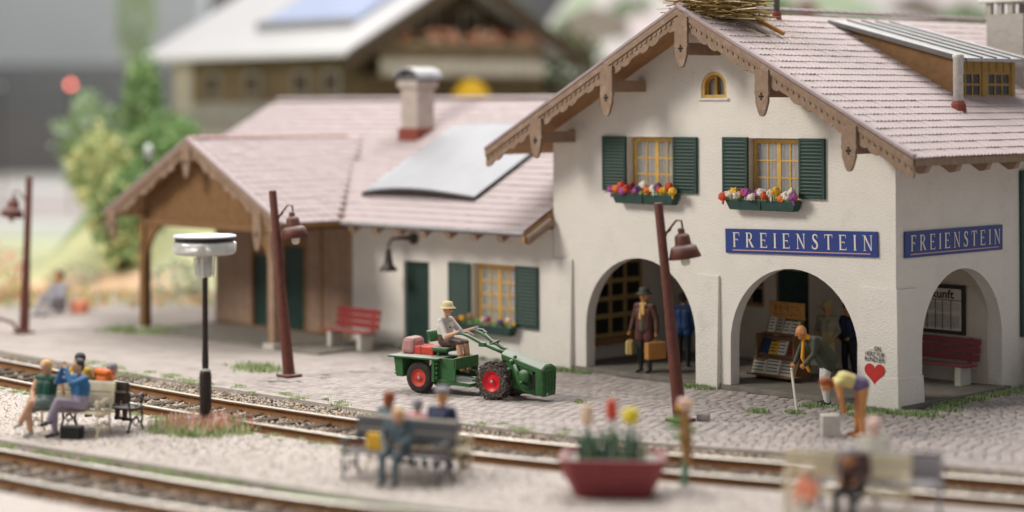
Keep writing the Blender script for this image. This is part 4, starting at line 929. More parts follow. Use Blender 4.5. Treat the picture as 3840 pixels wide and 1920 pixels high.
def sit(**k):
    J = dict(pel=(0, 0, .56), che=(0, .02, .88), nk=(0, .01, 1.07), hd=(0, -.02, 1.22), sl=(.175, .0, 1.01), sr=(-.175, .0, 1.01), el=(.24, -.05, .76), er=(-.24, -.05, .76), wl=(.13, -.25, .66), wr=(-.13, -.25, .66),
             hl=(.09, -.02, .54), hr=(-.09, -.02, .54), kl=(.12, -.43, .50), kr=(-.12, -.43, .50), al=(.12, -.43, .09), ar=(-.12, -.43, .09)); J.update(k); return J
def facing(dx, dy): return math.atan2(dy, dx)+math.pi/2
# man with two suitcases under the first arch
def scarf_x(m):
    def f_(f, J):
        n = J['nk']; f.cap(n+V3(-.05, -.06, -.01), n+V3(.05, -.06, -.01), .042, .042, m); f.cap(n+V3(-.02, -.11, -.03), n+V3(-.03, -.155, -.30), .030, .034, m); f.cap(n+V3(.035, -.11, -.03), n+V3(.05, -.15, -.20), .028, .032, m)
    return f_
def man1x(f, J): scarf_x('scarf')(f, J); f.cap((0, -.10, 1.2), (0, -.105, .93), .062, .07, 'waist')
mx_, my_ = -7.02, .02+.16
fm = facing(.25, -.97)
person('man in dark brown coat and ochre scarf carrying two suitcases under the first arch', (mx_, my_, .1), fm, stand(wl=(.31, -.05, .88), wr=(-.31, -.05, .88), el=(.27, .02, 1.13), er=(-.27, .02, 1.13)), 'coat_brown', 'trouser_olive', 'black', 'skin_warm', coat=.22, sc=1.09, extra=man1x, hat=('brim', 'trouser_olive'), curl=(1.3, 1.3))
def case(label, x, y, z, rz, w, h, d, m):
    t = thing('suitcase', label, 'suitcase', (x, y, z), rz, 'suitcases carried by the man in the brown coat')
    B().use(m).bx(-w/2, w/2, -d/2, d/2, 0, h).build('case_body', t, bevel=.035); b = B().use('ochre_dark').tube([(-.05, 0, h-.01), (-.045, 0, h+.04), (.045, 0, h+.04), (.05, 0, h-.01)], .010, 6).build('handle', t)
    B().use('ochre_dark').bx(-w/2-.004, w/2+.004, -.012, .012, -.003, h+.003).build('strap', t)
    return t
ca = Matrix.Rotation(fm, 3, 'Z'); q = ca @ Vector((.325, -.10, 0)); case('orange tan suitcase held in the left hand of the man under the arch', mx_+q.x, my_+q.y, .1+.34, fm+math.pi/2-.5, .52, .40, .17, 'leather_tan')
q = ca @ Vector((-.325, -.10, 0)); case('small yellow bag held in the right hand of the man under the arch', mx_+q.x, my_+q.y, .1+.42, fm+math.pi/2+.3, .38, .32, .16, 'leather_yellow')
person('person in dark blue coat half hidden behind the lamp post in the first arch', (-6.98, 1.5, .1), facing(-.5, 1), stand(), 'blue_dark', 'black', 'black', 'skin_warm', coat=.12, hair='hair_dark')
person('man in grey green shirt, khaki trousers and sun helmet seen under the second arch', (-3.66, 2.6, .0), facing(.35, -1), stand(wl=(.2, -.16, .98), wr=(-.2, -.16, .98), el=(.27, .05, 1.12), er=(-.27, .05, 1.12)), 'khaki', 'khaki_trouser', 'black', 'skin_warm', hat=('pith', 'khaki_trouser'), torso_r=1.2, sc=1.0)
person('person in dark navy uniform leaning by the right edge of the second arch', (-3.25, 2.85, .0), facing(-.1, -1), stand(wl=(.15, -.1, 1.0), el=(.33, .04, 1.15), er=(-.30, .0, 1.17), wr=(-.2, -.12, .98), kl=(.16, -.03, .49), al=(.20, .02, .09)), 'navy', 'black', 'black', 'skin_warm', hat=('cap', 'black'), sc=1.0)
# old man leaning forward on white sticks
def oldx(f, J):
    f.cap(J['nk']+V3(0, -.07, -.05), J['nk']+V3(.02, -.10, -.38), .03, .036, 'scarf_orange'); f.cap(J['nk']+V3(.02, -.10, -.38), J['nk']+V3(.04, .02, -.62), .036, .028, 'scarf_orange'); f.cap(J['nk']+V3(-.06, .0, .0), J['nk']+V3(.06, -.0, .0), .05, .05, 'scarf_orange')
person('bent old man in dark green jacket with orange scarf leaning on a white stick', (-1.52, -.54, .0), facing(-.52, -.85), stand(pel=(0, .14, .86), che=(0, -.08, 1.12), nk=(0, -.25, 1.27), hd=(0, -.36, 1.36), sl=(.17, -.16, 1.23), sr=(-.17, -.2, 1.22), el=(.25, -.22, .98), wl=(.2, -.36, .80), er=(-.26, -.30, .98), wr=(-.22, -.40, .78), hl=(.09, .14, .82), hr=(-.09, .14, .82), kl=(.1, .05, .46), kr=(-.1, .1, .46), al=(.1, .10, .09), ar=(-.1, .16, .09)),
       'jacket_green', 'white_cloth', 'black', 'skin_warm', head_fwd=(0, -.95, -.3), head_up=(0, -.3, .95), extra=oldx, curl=(1.2, 1.2), torso_r=1.45, coat=.12, sc=1.13)
t = thing('walking_stick', 'white walking stick planted on the cobbles in front of the bent old man', 'walking stick', (-1.22, -1.72, 0))
B().use('petal_white').tube([(0, 0, 0), (-.30, .22, .82)], [.022, .024], 8).tube([(-.33, .25, .85), (-.27, .19, .84)], .024, 8).build('stick', t)
# bending child
person('child in yellow top and purple shorts bending down over a concrete block', (1.28, -3.12, 0), facing(-.70, -.71), stand(pel=(0, .06, .93), che=(0, -.24, 1.02), nk=(0, -.42, .98), hd=(0, -.56, .92), sl=(.15, -.36, .97), sr=(-.15, -.36, .97), el=(.16, -.33, .74), er=(-.14, -.30, .74), wl=(.10, -.28, .53), wr=(-.08, -.24, .53), hl=(.085, .08, .88), hr=(-.085, .08, .88), kl=(.09, .05, .48), kr=(-.09, .02, .48), al=(.09, .06, .08), ar=(-.09, .0, .08)),
       'shirt_yellow', 'shorts', 'leather_tan', 'skin_warm', sleeve='none', legskin='shorts', head_fwd=(0, -.6, -.8), head_up=(0, -.8, .6), hair='hair_red', sc=1.06, extra=lambda f, J: (f.cap(J['pel']+V3(-.05, -.04, 0), J['che']+V3(-.06, 0, 0), .115, .11, 'shirt_yellow'), f.cap(J['pel']+V3(.05, -.04, 0), J['che']+V3(.06, 0, 0), .115, .11, 'shirt_yellow')))
bl = B().use('concrete').bx(-.17, .17, -.16, .16, 0, .40).build('concrete_block', None, bevel=.015, loc=(.86, -3.42, 0), rz=.75); tag(bl, 'grey concrete block standing on the ground under the bending child', 'block')
# ------------------------------------------------------------------ newspaper stand
ks = thing('newspaper_stand', 'brown stepped rack of newspapers with a cardboard sign under the second arch', 'newspaper stand', (-4.10, 1.55, .08), -.05); ks.scale = (.93, .93, .93)
for k, (z, y, w) in enumerate(((.16, -.42, 1.5), (.62, -.22, 1.32), (1.12, -.02, 1.16))):
    B().use('timber').bx(-w/2, w/2, y-.06, y+.28, z-.05, z).build('shelf', ks, bevel=.008)
    B().use('timber').hexa([(-w/2+.05, y+.02, z), (w/2-.05, y+.02, z), (w/2-.05, y+.05, z), (-w/2+.05, y+.05, z)], [(-w/2+.05, y+.2, z+.42), (w/2-.05, y+.2, z+.42), (w/2-.05, y+.24, z+.42), (-w/2+.05, y+.24, z+.42)]).build('back_board', ks)
for x in (-.6, .55): B().use('timber').bx(x, x+.05, -.3, .3, 0, 1.1).build('side_panel', ks)
cols = [['curtain', 'petal_white', 'petal_white'], ['blue_dark', 'gold', 'petal_white', 'red'], ['petal_white', 'petal_white', 'petal_white', 'petal_white']]
k = 0
for z, y, w, cl in ((.17, -.42, 1.5, ['petal_white', 'petal_white', 'curtain']), (.63, -.22, 1.32, ['blue_dark', 'gold', 'petal_white', 'red']), (1.13, -.02, 1.16, ['petal_white', 'curtain', 'petal_white', 'petal_white'])):
    n = len(cl)
    for i, c_ in enumerate(cl):
        wd = (w-.2)/n; x = -w/2+.1+wd*i; h = random.uniform(.28, .36)
        P = B().use(c_).hexa([(x+.015, y-.02, z), (x+wd-.015, y-.02, z), (x+wd-.015, y+.02, z), (x+.015, y+.02, z)], [(x+.015, y+.12, z+h), (x+wd-.015, y+.12, z+h), (x+wd-.015, y+.16, z+h), (x+.015, y+.16, z+h)])
        P.use('ink')
        for q in range(4):
            zz = .06+q*.075; yy = y-.024+zz*.40
            P.hexa([(x+.04, yy, z+zz), (x+wd-.05-.03*(q % 2), yy, z+zz), (x+wd-.05-.03*(q % 2), yy+.004, z+zz), (x+.04, yy+.004, z+zz)], [(x+.04, yy+.008, z+zz+.022), (x+wd-.05-.03*(q % 2), yy+.008, z+zz+.022), (x+wd-.05-.03*(q % 2), yy+.012, z+zz+.022), (x+.04, yy+.012, z+zz+.022)])
        P.build('newspaper', ks)
sgn_ = B().use('log').bx(-.55, .55, .14, .18, 1.46, 1.86).build('sign_board', ks, bevel=.006)
b = B().use('timber')
for x, z, w, h in ((-.42, 1.72, .16, .02), (-.36, 1.62, .02, .18), (-.20, 1.60, .02, .2), (-.12, 1.70, .16, .02), (.04, 1.60, .02, .2), (.1, 1.74, .14, .02), (.28, 1.68, .12, .02), (-.42, 1.54, .3, .018), (-.02, 1.54, .22, .018), (.26, 1.56, .1, .018)): b.bx(x, x+w, .134, .14, z, z+h)
b.build('sign_marks', sgn_)
# ------------------------------------------------------------------ flower boxes
def flower_box(label, x0, x1, z, y=-.14, blooms=None, k_=1.):
    t = thing('flower_box', label, 'flower box', ((x0+x1)/2, y, z), 0, 'flower boxes under the windows'); w = (x1-x0)/2
    B().use('shutter').hexa([(-w+.1, -.11, -.22), (w-.1, -.11, -.22), (w-.1, .10, -.22), (-w+.1, .10, -.22)], [(-w, -.15, 0), (w, -.15, 0), (w, .10, 0), (-w, .10, 0)]).build('trough', t, bevel=.015)
    B().use('shutter').bx(-.012, .012, -.157, -.13, -.20, -.005).build('joint_strip', t)
    B().use('foliage_deep').bx(-w+.04, w-.04, -.12, .08, -.02, .03).build('soil', t)
    for k, c in enumerate(blooms):
        x = -w-.06+(2*w+.1)*(k+.5)/len(blooms)+random.uniform(-.03, .03); zz = .07+.11*((k*7) % 3)/2+random.uniform(-.02, .04); yy = -.16+random.uniform(-.04, .07)
        b = B().use(c).ball((x, yy, zz), tuple(k_*q_ for q_ in (random.uniform(.075, .12), .09, random.uniform(.07, .11))), 9, 6)
        if k % 5 == 0: b.ball((x+.03, yy-.03, zz-.12), (.03, .03, .06), 6, 4)
        for q in range(12):
            a = random.uniform(0, 6.28); e = random.uniform(-.8, 1.2); b.ball((x+.09*k_*math.cos(a)*math.cos(e), yy+.085*k_*math.sin(a)*math.cos(e), zz+.08*k_*math.sin(e)), random.uniform(.018, .04)*k_, 6, 4)
        b.build('bloom', t, smooth=True)
    bt = [(random.uniform(-w, w), random.uniform(-.16, .02), 0) for _ in range(160)]; o = blades('leaf', bt, ['foliage', 'foliage_deep', 'moss'], None, (.06, .19), parent=t, wid=.02, kind='stuff'); return t
flower_box('green trough of red, violet, white and yellow flowers under the left upstairs window', -7.62, -5.72, 4.22, blooms=['violet', 'orange', 'coral', 'violet', 'coral', 'red', 'violet', 'purple', 'petal_white', 'orange', 'petal_white', 'purple', 'coral', 'gold', 'coral', 'gold'])
flower_box('green trough of white, violet, orange and yellow flowers under the right upstairs window', -4.25, -2.32, 4.19, blooms=['coral', 'petal_white', 'gold', 'petal_white', 'coral', 'violet', 'petal_white', 'violet', 'petal_white', 'coral', 'petal_white', 'gold', 'orange', 'petal_white', 'petal_white', 'violet'])
flower_box('green trough of yellow and violet flowers under the ground floor annex window', -12.9, -10.95, .86, blooms=['red', 'gold', 'barrel', 'leaf', 'apricot', 'violet', 'moss', 'purple', 'apricot'], k_=.8)
# ------------------------------------------------------------------ red benches
def red_bench(label, x0, x1, y, m, group='red slatted benches'):
    t = thing('bench', label, 'bench', ((x0+x1)/2, y, 0), 0, group); w = (x1-x0)/2; z0 = .1 if y > 0 else .06
    for k in range(3): B().use(m).bx(-w, w, -.42+k*.15, -.29+k*.15, z0+.40, z0+.45).build('seat_slat', t, bevel=.012)
    for k in range(3): B().use(m).hexa([(-w, .04+k*.03, z0+.50+k*.17), (w, .04+k*.03, z0+.50+k*.17), (w, .08+k*.03, z0+.50+k*.17), (-w, .08+k*.03, z0+.50+k*.17)], [(-w, .065+k*.03, z0+.64+k*.17), (w, .065+k*.03, z0+.64+k*.17), (w, .105+k*.03, z0+.64+k*.17), (-w, .105+k*.03, z0+.64+k*.17)]).build('back_slat', t, bevel=.01)
    for x in (-w+.18, w-.34): B().use('concrete').bx(x, x+.16, -.40, .02, z0-.02, z0+.40).build('leg', t, bevel=.02); B().use(m).hexa([(x+.05, .02, z0+.3), (x+.12, .02, z0+.3), (x+.12, .06, z0+.3), (x+.05, .06, z0+.3)], [(x+.05, .13, z0+1.), (x+.12, .13, z0+1.), (x+.12, .17, z0+1.), (x+.05, .17, z0+1.)]).build('back_support', t)
    return t
red_bench('bright red slatted bench with pale feet against the annex wall left of the green door', -16.75, -15.05, -1.02, 'red')
red_bench('dark red slatted bench on the loggia floor below the arrivals timetable', -2.45, -.42, 3.68, 'red_deep')
# barrel
bb = thing('barrel', 'wooden barrel at the right edge beside the loggia', 'barrel', (.55, 5.15, 0))
for k in range(14):
    a0, a1 = 2*math.pi*k/14, 2*math.pi*(k+.94)/14; b = B().use('barrel'); pr = [(.33, 0), (.40, .3), (.42, .55), (.40, .8), (.33, 1.1)]
    vs = [(r*math.cos(a), r*math.sin(a), z) for r, z in pr for a in (a0, a1)]; b.add(vs, [(2*i, 2*i+1, 2*i+3, 2*i+2) for i in range(4)]); b.build('stave', bb)
B().use('barrel').lathe([(.32, .02), (.39, .3), (.41, .55), (.39, .8), (.32, 1.08)], 14).build('inner', bb)
for z, r in ((.2, .392), (.42, .424), (.72, .418), (.95, .375)): B().use('iron').lathe([(r-.02, z), (r, z), (r, z+.05), (r-.02, z+.05)], 20).build('hoop', bb)
# ------------------------------------------------------------------ lamps
def station_lamp(label, x, y, lean, shade, flip=1, bolt=True):
    t = thing('street_lamp', label, 'street lamp', (x, y, 0), 0, 'rust brown lamp posts'); H = 4.32
    lx, ly = lean; P = lambda h: Vector((lx*h/H, ly*h/H, h))
    B().use('lamp_brown').tube([P(.0), P(.10), P(2.0), P(2.05), P(H-.03), P(H)], [.15, .14, .108, .100, .090, .08], 12).build('post', t, smooth=True)
    b = B().use('lamp_brown').bx(-.22, .22, -.22, .22, 0, .07); b.build('base', t, bevel=.02)
    d = Vector((RT.x, RT.y, 0))*flip; s0 = P(3.72)
    b = B().use('lamp_brown').tube([s0+d*.04-V3(0, 0, .25), s0+d*.10, s0+d*.30+V3(0, 0, .25), s0+d*.40+V3(0, 0, .24), s0+d*.42+V3(0, 0, .10)], .022, 6).tube([s0+d*.05-V3(0, 0, .05), s0+d*.18+V3(0, 0, .05), s0+d*.22+V3(0, 0, .18)], .014, 6).tube([s0+d*.06-V3(0, 0, .05), s0+d*.08-V3(0, 0, .55), s0+d*.03-V3(0, 0, .6)], .02, 6).build('bracket', t)
    c = s0+d*.40-V3(0, 0, .0); tl = Matrix.Rotation(-.14*flip, 4, Vector((FW.x, FW.y, 0)))
    M = Matrix.Translation(c) @ tl
    s_ = B().use('lamp_brown').lathe([(.04, .10), (.06, .09), (.075, .04), (.06, .0), (.12, -.03), (.15, -.07), (.165, -.22), (.17, -.24), (.24, -.27), (.255, -.28), (.33, -.50), (.32, -.505), (.22, -.27)], 22, M).build('lamp_shade', t, smooth=True)
    B().use('bulb').lathe([(.03, -.66), (.075, -.64), (.095, -.58), (.095, -.50), (.085, -.3)], 14, M).build('bulb', t, smooth=True)
    return t
station_lamp('leaning rust brown lamp post in front of the station arches', -2.28, -4.09, (-.36, -.22), 1)
station_lamp('rust brown lamp post standing before the brown timber porch', -13.01, -5.44, (-.26, -.26), 1)
station_lamp('distant blurred brown lamp post at the far left edge', -25.38, -5.03, (.12, .12), 1, flip=-1)
b = B().use('cobble').bx(-.12, .12, -.1, .1, 0, .14).build('stone', None, bevel=.03, loc=(-2.02, -3.7, 0), rz=.4); tag(b, 'small brown stone beside the foot of the leaning lamp post', 'stone')
# fallen branch-like hook at the distant lamp
b = B().use('lamp_brown').tube([(0, 0, .05), (-.1, -.1, .3), (-.35, -.35, .42), (-.55, -.5, .3), (-.6, -.55, .05)], .05, 6).tube([(0, 0, .05), (.1, .1, .3), (.2, .2, .02)], .05, 6).build('iron_hook', None, loc=(-25.4, -5.2, 0)); tag(b, 'rusty bent iron piece at the foot of the distant lamp post', 'scrap iron')
ml = thing('street_lamp', 'modern black platform lamp with white disc top and clear ring among pink flowers', 'street lamp', (-8.5, -11.04, 0))
B().use('lamp_dark').lathe([(.09, 0), (.115, .03), (.12, .3), (.12, 1.03), (.10, 1.1), (.06, 1.14), (.062, 1.2)], 16).build('lower_post', ml, smooth=True)
B().use('lamp_dark').lathe([(.062, 1.15), (.066, 1.3), (.056, 1.6), (.052, 2.9), (.06, 2.95)], 12).build('upper_post', ml, smooth=True)
B().use('white_pipe').lathe([(.10, 1.10), (.12, 1.12), (.10, 1.15)], 14).build('collar', ml)
B().use('clear').lathe([(.12, 2.94), (.15, 3.0), (.16, 3.38)], 18).build('socket', ml, smooth=True)
for a in (0, 1.57, 3.14, 4.71): B().use('clear').tube([(.18*math.cos(a+.7), .18*math.sin(a+.7), 2.93), (.2*math.cos(a+.7), .2*math.sin(a+.7), 3.32)], .028, 6).build('strut', ml)
B().use('zinc').lathe([(.10, 2.96), (.11, 3.22)], 14).build('reflector', ml)
B().use('clear').lathe([(.2, 3.37), (.54, 3.38), (.60, 3.41), (.615, 3.46), (.615, 3.61), (.58, 3.63)], 36).build('glass_ring', ml, smooth=True)
B().use('bulb').ball((.33, -.3, 3.46), .09, 10, 6).ball((-.25, -.36, 3.46), .09, 10, 6).ball((.2, .3, 3.46), .09, 10, 6).build('bulb', ml, smooth=True)
B().use('lamp_dark').lathe([(.5, 3.60), (.58, 3.61), (.58, 3.715), (.5, 3.73)], 36).build('band', ml)
B().use('lid').lathe([(.5, 3.72), (.61, 3.722), (.617, 3.74), (.60, 3.755), (.02, 3.77)], 40).build('lid', ml)
for dx, dy in ((-.22, -.16), (.28, .16)): B().use('zinc').lathe([(.13, 0), (.15, .16), (.14, .18)], 14).build('base_bolt', ml, loc=(dx, dy, .02))
# black bell lamp on the annex wall
wl = thing('wall_lamp', 'black wall lamp on a curved bracket above the green annex door', 'wall lamp', (-14.75, 0, 2.84))
B().use('iron').lathe([(.15, 0), (.15, .06), (.08, .12)], 14, Matrix.Rotation(rad(90), 4, 'X')).build('wall_plate', wl)
B().use('iron').tube([(0, -.05, 0), (-.1, -.25, .03), (-.35, -.45, .0), (-.42, -.52, -.15), (-.42, -.52, -.3)], [.06, .05, .035, .03, .03], 8).build('arm', wl)
B().use('iron').lathe([(.03, 0), (.07, -.05), (.09, -.25), (.12, -.42), (.22, -.55), (.23, -.6), (.15, -.58)], 16, Tm((-.42, -.52, -.22))).build('bell', wl, smooth=True)
# ------------------------------------------------------------------ stork nest on the ridge
ns = thing('stork_nest', 'stork nest of straw and twigs sitting on the main roof ridge', 'nest', (-4.5, -.15, 8.32)); ns.scale = (1.25, 1.25, 1.1)
n = 1400; a = RNG.uniform(0, 6.283, n); r = RNG.uniform(.25, .85, n); z = RNG.uniform(-.02, .42, n)
b = B().use('straw')
for i in range(1000):
    rr_ = .42+.33*random.random(); an = random.uniform(0, 6.283); zz = random.uniform(-.15, .45); p0 = V3(rr_*math.cos(an)*.95, rr_*math.sin(an), zz-.1*rr_); tn = V3(-math.sin(an), math.cos(an), random.uniform(-.25, .25))+V3(math.cos(an), math.sin(an), 0)*random.uniform(-1.2, 2.0)
    L = random.uniform(.15, .5); b.use(random.choice(['straw', 'straw', 'straw_pale', 'straw_dark'])); b.tube([p0-tn*L*.5, p0+V3(0, 0, random.uniform(-.02, .04)), p0+tn*L*.5], random.uniform(.006, .016), 3, cap=False)
o = b.build('straw', ns); o['kind'] = 'stuff'
B().use('straw_dark').lathe([(.30, -.2), (.60, -.05), (.66, .12), (.62, .25), (.45, .34), (.3, .28)], 18).build('bowl', ns)
lg = B().use('log_pale').tube([(-4.35, .05, 8.27), (-3.45, .28, 7.80)], .055, 10).build('log', None); tag(lg, 'pale short round stick sloping down the roof tiles below the stork nest', 'log', 'sticks below the stork nest')
lg = B().use('log').tube([(-4.3, .45, 8.30), (-3.38, .72, 7.79)], .050, 8).build('log', None); tag(lg, 'orange brown stick lying on the roof tiles, further right below the nest', 'log', 'sticks below the stork nest')
b = B().use('straw_pale')
for i in range(170):
    x = -4.3+abs(random.gauss(0, .55)); y = random.gauss(.45, .5); z = zr(x)+.03; an = random.uniform(0, 6.28); L = random.uniform(.08, .3); b.tube([(x, y, z+.01), (x+L*math.cos(an), y+L*math.sin(an), zr(x+L*math.cos(an))+.04)], .005, 3, cap=False)
o = b.build('loose_straw', None); tag(o, kind='stuff')
# ------------------------------------------------------------------ two-wheel tractor with trailer seat
tr = thing('two_wheel_tractor', 'green two wheel tractor with long handlebars, red rims and a small trailer on the cobbles', 'tractor', (-8.98, -4.66, 0), math.atan2(.43, 1.99)); tr.scale = (.95, .95, .95)
def wheel(parent, x, y, r, w, rim, tyre, lug=False):
    M = Tm((x, y, r)) @ Matrix.Rotation(rad(90), 4, 'X')
    prof = [(r*.56, -w/2), (r*.80, -w/2-.012), (r*.96, -w/2+.015), (r, -w/4), (r, w/4), (r*.96, w/2-.015), (r*.80, w/2+.012), (r*.56, w/2)]
    wh = B().use(tyre).lathe(prof, 32, M, cap=False).build('wheel', parent, smooth=not lug)
    if lug:
        for k in range(16):
            a = 2*math.pi*k/16
            for s_ in (1, -1):
                a2 = a+(0.19 if s_ > 0 else 0); b = B().use(tyre); ML = M @ Matrix.Rotation(a2, 4, 'Z')
                b.hexa([(r*.97, -.02, 0), (r*.97, .035, 0), (r*.93, .10, s_*w*.55), (r*.93, .045, s_*w*.55)], [(r*1.07, -.015, 0), (r*1.07, .03, 0), (r*1.03, .10, s_*w*.56), (r*1.03, .05, s_*w*.56)], ML); b.build('lug', wh)
    d = -1
    B().use(rim).lathe([(.03, w*.40), (.06, w*.40), (.075, w*.30), (r*.36, w*.24), (r*.44, w*.34), (r*.54, w*.44), (r*.57, w*.52), (r*.57, w*.40), (r*.5, -.4*w), (.02, -.4*w)][::-1], 28, M).build('rim', wh, smooth=False)
    B().use('zinc').lathe([(.02, w*.40), (.035, w*.45), (.015, w*.48)], 10, M).build('hub', wh)
    for k in range(5): a = k*1.257; B().use(rim).lathe([(.010, 0), (.012, .012)], 6, M @ Tm((.11*math.cos(a), .11*math.sin(a), w*.27))).build('wheel_nut', wh)
    return wh
wheel(tr, 0, -.42, .36, .17, 'red_rim_pale', 'tyre'); wheel(tr, 0, .46, .36, .17, 'red_rim_pale', 'tyre')
wheel(tr, 2.0, -.36, .415, .27, 'red_rim', 'tyre_muddy', True); wheel(tr, 2.0, .38, .415, .27, 'red_rim', 'tyre_muddy', True)
g_ = 'trac_green'
B().use(g_).bx(-.80, .62, -.62, .62, .80, .845).build('load_bed', tr, bevel=.012)
B().use(g_).hexa([(-.62, -.52, .36), (-.42, -.52, .36), (-.42, .52, .36), (-.62, .52, .36)], [(-.66, -.56, .80), (-.42, -.56, .80), (-.42, .56, .80), (-.66, .56, .80)]).build('tailboard', tr, bevel=.01)
for k in range(5): B().use(g_).bx(-.68+k*.008, -.63+k*.006, -.50, .50, .40+k*.075, .44+k*.075).build('rib', tr)
B().use(g_).bx(.42, .50, -.58, .58, .30, .80).build('bulkhead', tr, bevel=.012)
B().use(g_).hexa([(.50, -.50, .26), (1.35, -.36, .22), (1.35, .36, .22), (.50, .50, .26)], [(.50, -.50, .36), (1.35, -.36, .30), (1.35, .36, .30), (.50, .50, .36)]).build('foot_floor', tr, bevel=.012)
B().use(g_).bx(.50, 1.0, -.46, -.42, .34, .84).build('side_plate', tr, bevel=.008); B().use(g_).bx(.50, 1.0, .42, .46, .34, .84).build('side_plate', tr, bevel=.008)
B().use(g_).bx(.96, 1.02, -.46, .46, .60, .86).build('front_plate', tr, bevel=.01)
for k in range(4): B().use(g_).bx(.505, .56, -.555, -.50, .36+k*.11, .42+k*.11).build('latch', tr, bevel=.008)
B().use(g_).tube([(1.2, 0, .26), (1.5, 0, .34), (2.0, 0, .42)], [.09, .08, .12], 10).build('drawbar', tr, smooth=True)
# driver's seat
B().use(g_).bx(.30, .36, -.2, .2, .84, 1.0).build('seat_post', tr, bevel=.01)
B().use(g_).hexa([(.20, -.24, .94), (.62, -.24, .94), (.62, .24, .94), (.20, .24, .94)], [(.16, -.26, 1.05), (.66, -.26, 1.05), (.66, .26, 1.05), (.16, .26, 1.05)]).build('seat', tr, bevel=.05)
B().use(g_).hexa([(.10, -.24, 1.16), (.20, -.24, 1.16), (.20, .24, 1.16), (.10, .24, 1.16)], [(.02, -.25, 1.42), (.12, -.25, 1.42), (.12, .25, 1.42), (.02, .25, 1.42)]).build('backrest', tr, bevel=.04)
# engine unit and bonnet
B().use(g_).hexa([(2.28, -.24, .30), (3.02, -.25, .13), (3.02, .25, .13), (2.28, .24, .30)], [(2.20, -.24, .95), (2.96, -.28, .72), (2.96, .28, .72), (2.20, .24, .95)]).build('engine_block', tr, bevel=.03)
b = B().use(g_); P1 = [(-.27, .90), (-.27, 1.02), (-.10, 1.10), (.10, 1.10), (.27, 1.02), (.27, .90)]; P2 = [(-.31, .62), (-.31, .74), (-.12, .83), (.12, .83), (.31, .74), (.31, .62)]
b.add([(2.12, y, z) for y, z in P1]+[(3.22, y, z) for y, z in P2], [(0, 1, 2, 3, 4, 5), (11, 10, 9, 8, 7, 6)]+[(i, i+6, (i+1) % 6+6, (i+1) % 6) for i in range(6)]); b.build('bonnet', tr, bevel=.02)
b = B().use(g_); b.add([(3.04, y, z) for y, z in [(-.30, .16), (-.31, .74), (-.12, .83), (.12, .83), (.31, .74), (.30, .16)]]+[(3.24, y, z) for y, z in [(-.26, .12), (-.31, .72), (-.12, .81), (.12, .81), (.31, .72), (.26, .12)]], [(0, 1, 2, 3, 4, 5), (11, 10, 9, 8, 7, 6)]+[(i, i+6, (i+1) % 6+6, (i+1) % 6) for i in range(6)])
nose = b.build('grille_housing', tr, bevel=.035)
for k in range(7): B().use(g_).bx(3.235, 3.262, -.21+k*.065, -.175+k*.065, .24, .70).build('grille_bar', nose)
B().use('zinc').lathe([(.03, 0), (.032, .02)], 10, Tm((3.25, -.14, .18)) @ Matrix.Rotation(rad(90), 4, 'Y')).build('badge', nose)
b = B().use(g_).ball((2.75, -.30, .56), (.16, .10, .15), 12, 8).build('flywheel_cover', tr, smooth=True)
B().use('dark').bx(2.90, 3.03, -.272, -.262, .28, .62).build('intake', tr)
B().use(g_).tube([(2.5, -.30, .80), (2.62, -.36, .62), (2.66, -.34, .40), (2.9, -.33, .30)], [.04, .055, .05, .035], 8).build('pipe', tr, smooth=True)
for x, y, z, r_ in ((2.42, -.30, .86, .06), (2.52, -.30, .98, .045), (2.72, -.36, .42, .05), (2.33, -.28, .66, .07)): B().use(g_).ball((x, y, z), r_, 8, 6).build('cap_nut', tr, smooth=True)
B().use('tyre').bx(2.35, 2.95, -.2, .2, .16, .34).build('sump', tr, bevel=.03)
# handlebars
for s_ in (-1, 1):
    B().use(g_).tube([(2.26, s_*.10, .98), (1.95, s_*.14, 1.08), (1.55, s_*.22, 1.22), (1.25, s_*.28, 1.36), (1.05, s_*.30, 1.42), (.92, s_*.31, 1.40)], [.055, .048, .042, .036, .032, .03], 8).build('handlebar', tr, smooth=True)
    B().use(g_).bx(1.50, 1.68, s_*.22-.045, s_*.22+.045, 1.14, 1.24).build('clamp', tr, bevel=.015)
    B().use('zinc').tube([(1.0, s_*.31, 1.46), (1.25, s_*.29, 1.47), (1.38, s_*.27, 1.40)], .012, 6).build('lever', tr)
B().use(g_).tube([(1.7, -.2, 1.17), (1.9, 0, 1.28), (1.7, .2, 1.17)], .022, 6).build('cross_brace', tr, smooth=True); B().use(g_).tube([(2.1, 0, 1.02), (1.75, .0, 1.22), (1.45, .05, 1.42)], .022, 6).ball((1.45, .05, 1.43), .035, 8, 6).build('gear_stick', tr, smooth=True)
TRM = Tm(tr.location) @ Matrix.Rotation(tr.rotation_euler[2], 4, 'Z') @ Matrix.Scale(.95, 4)
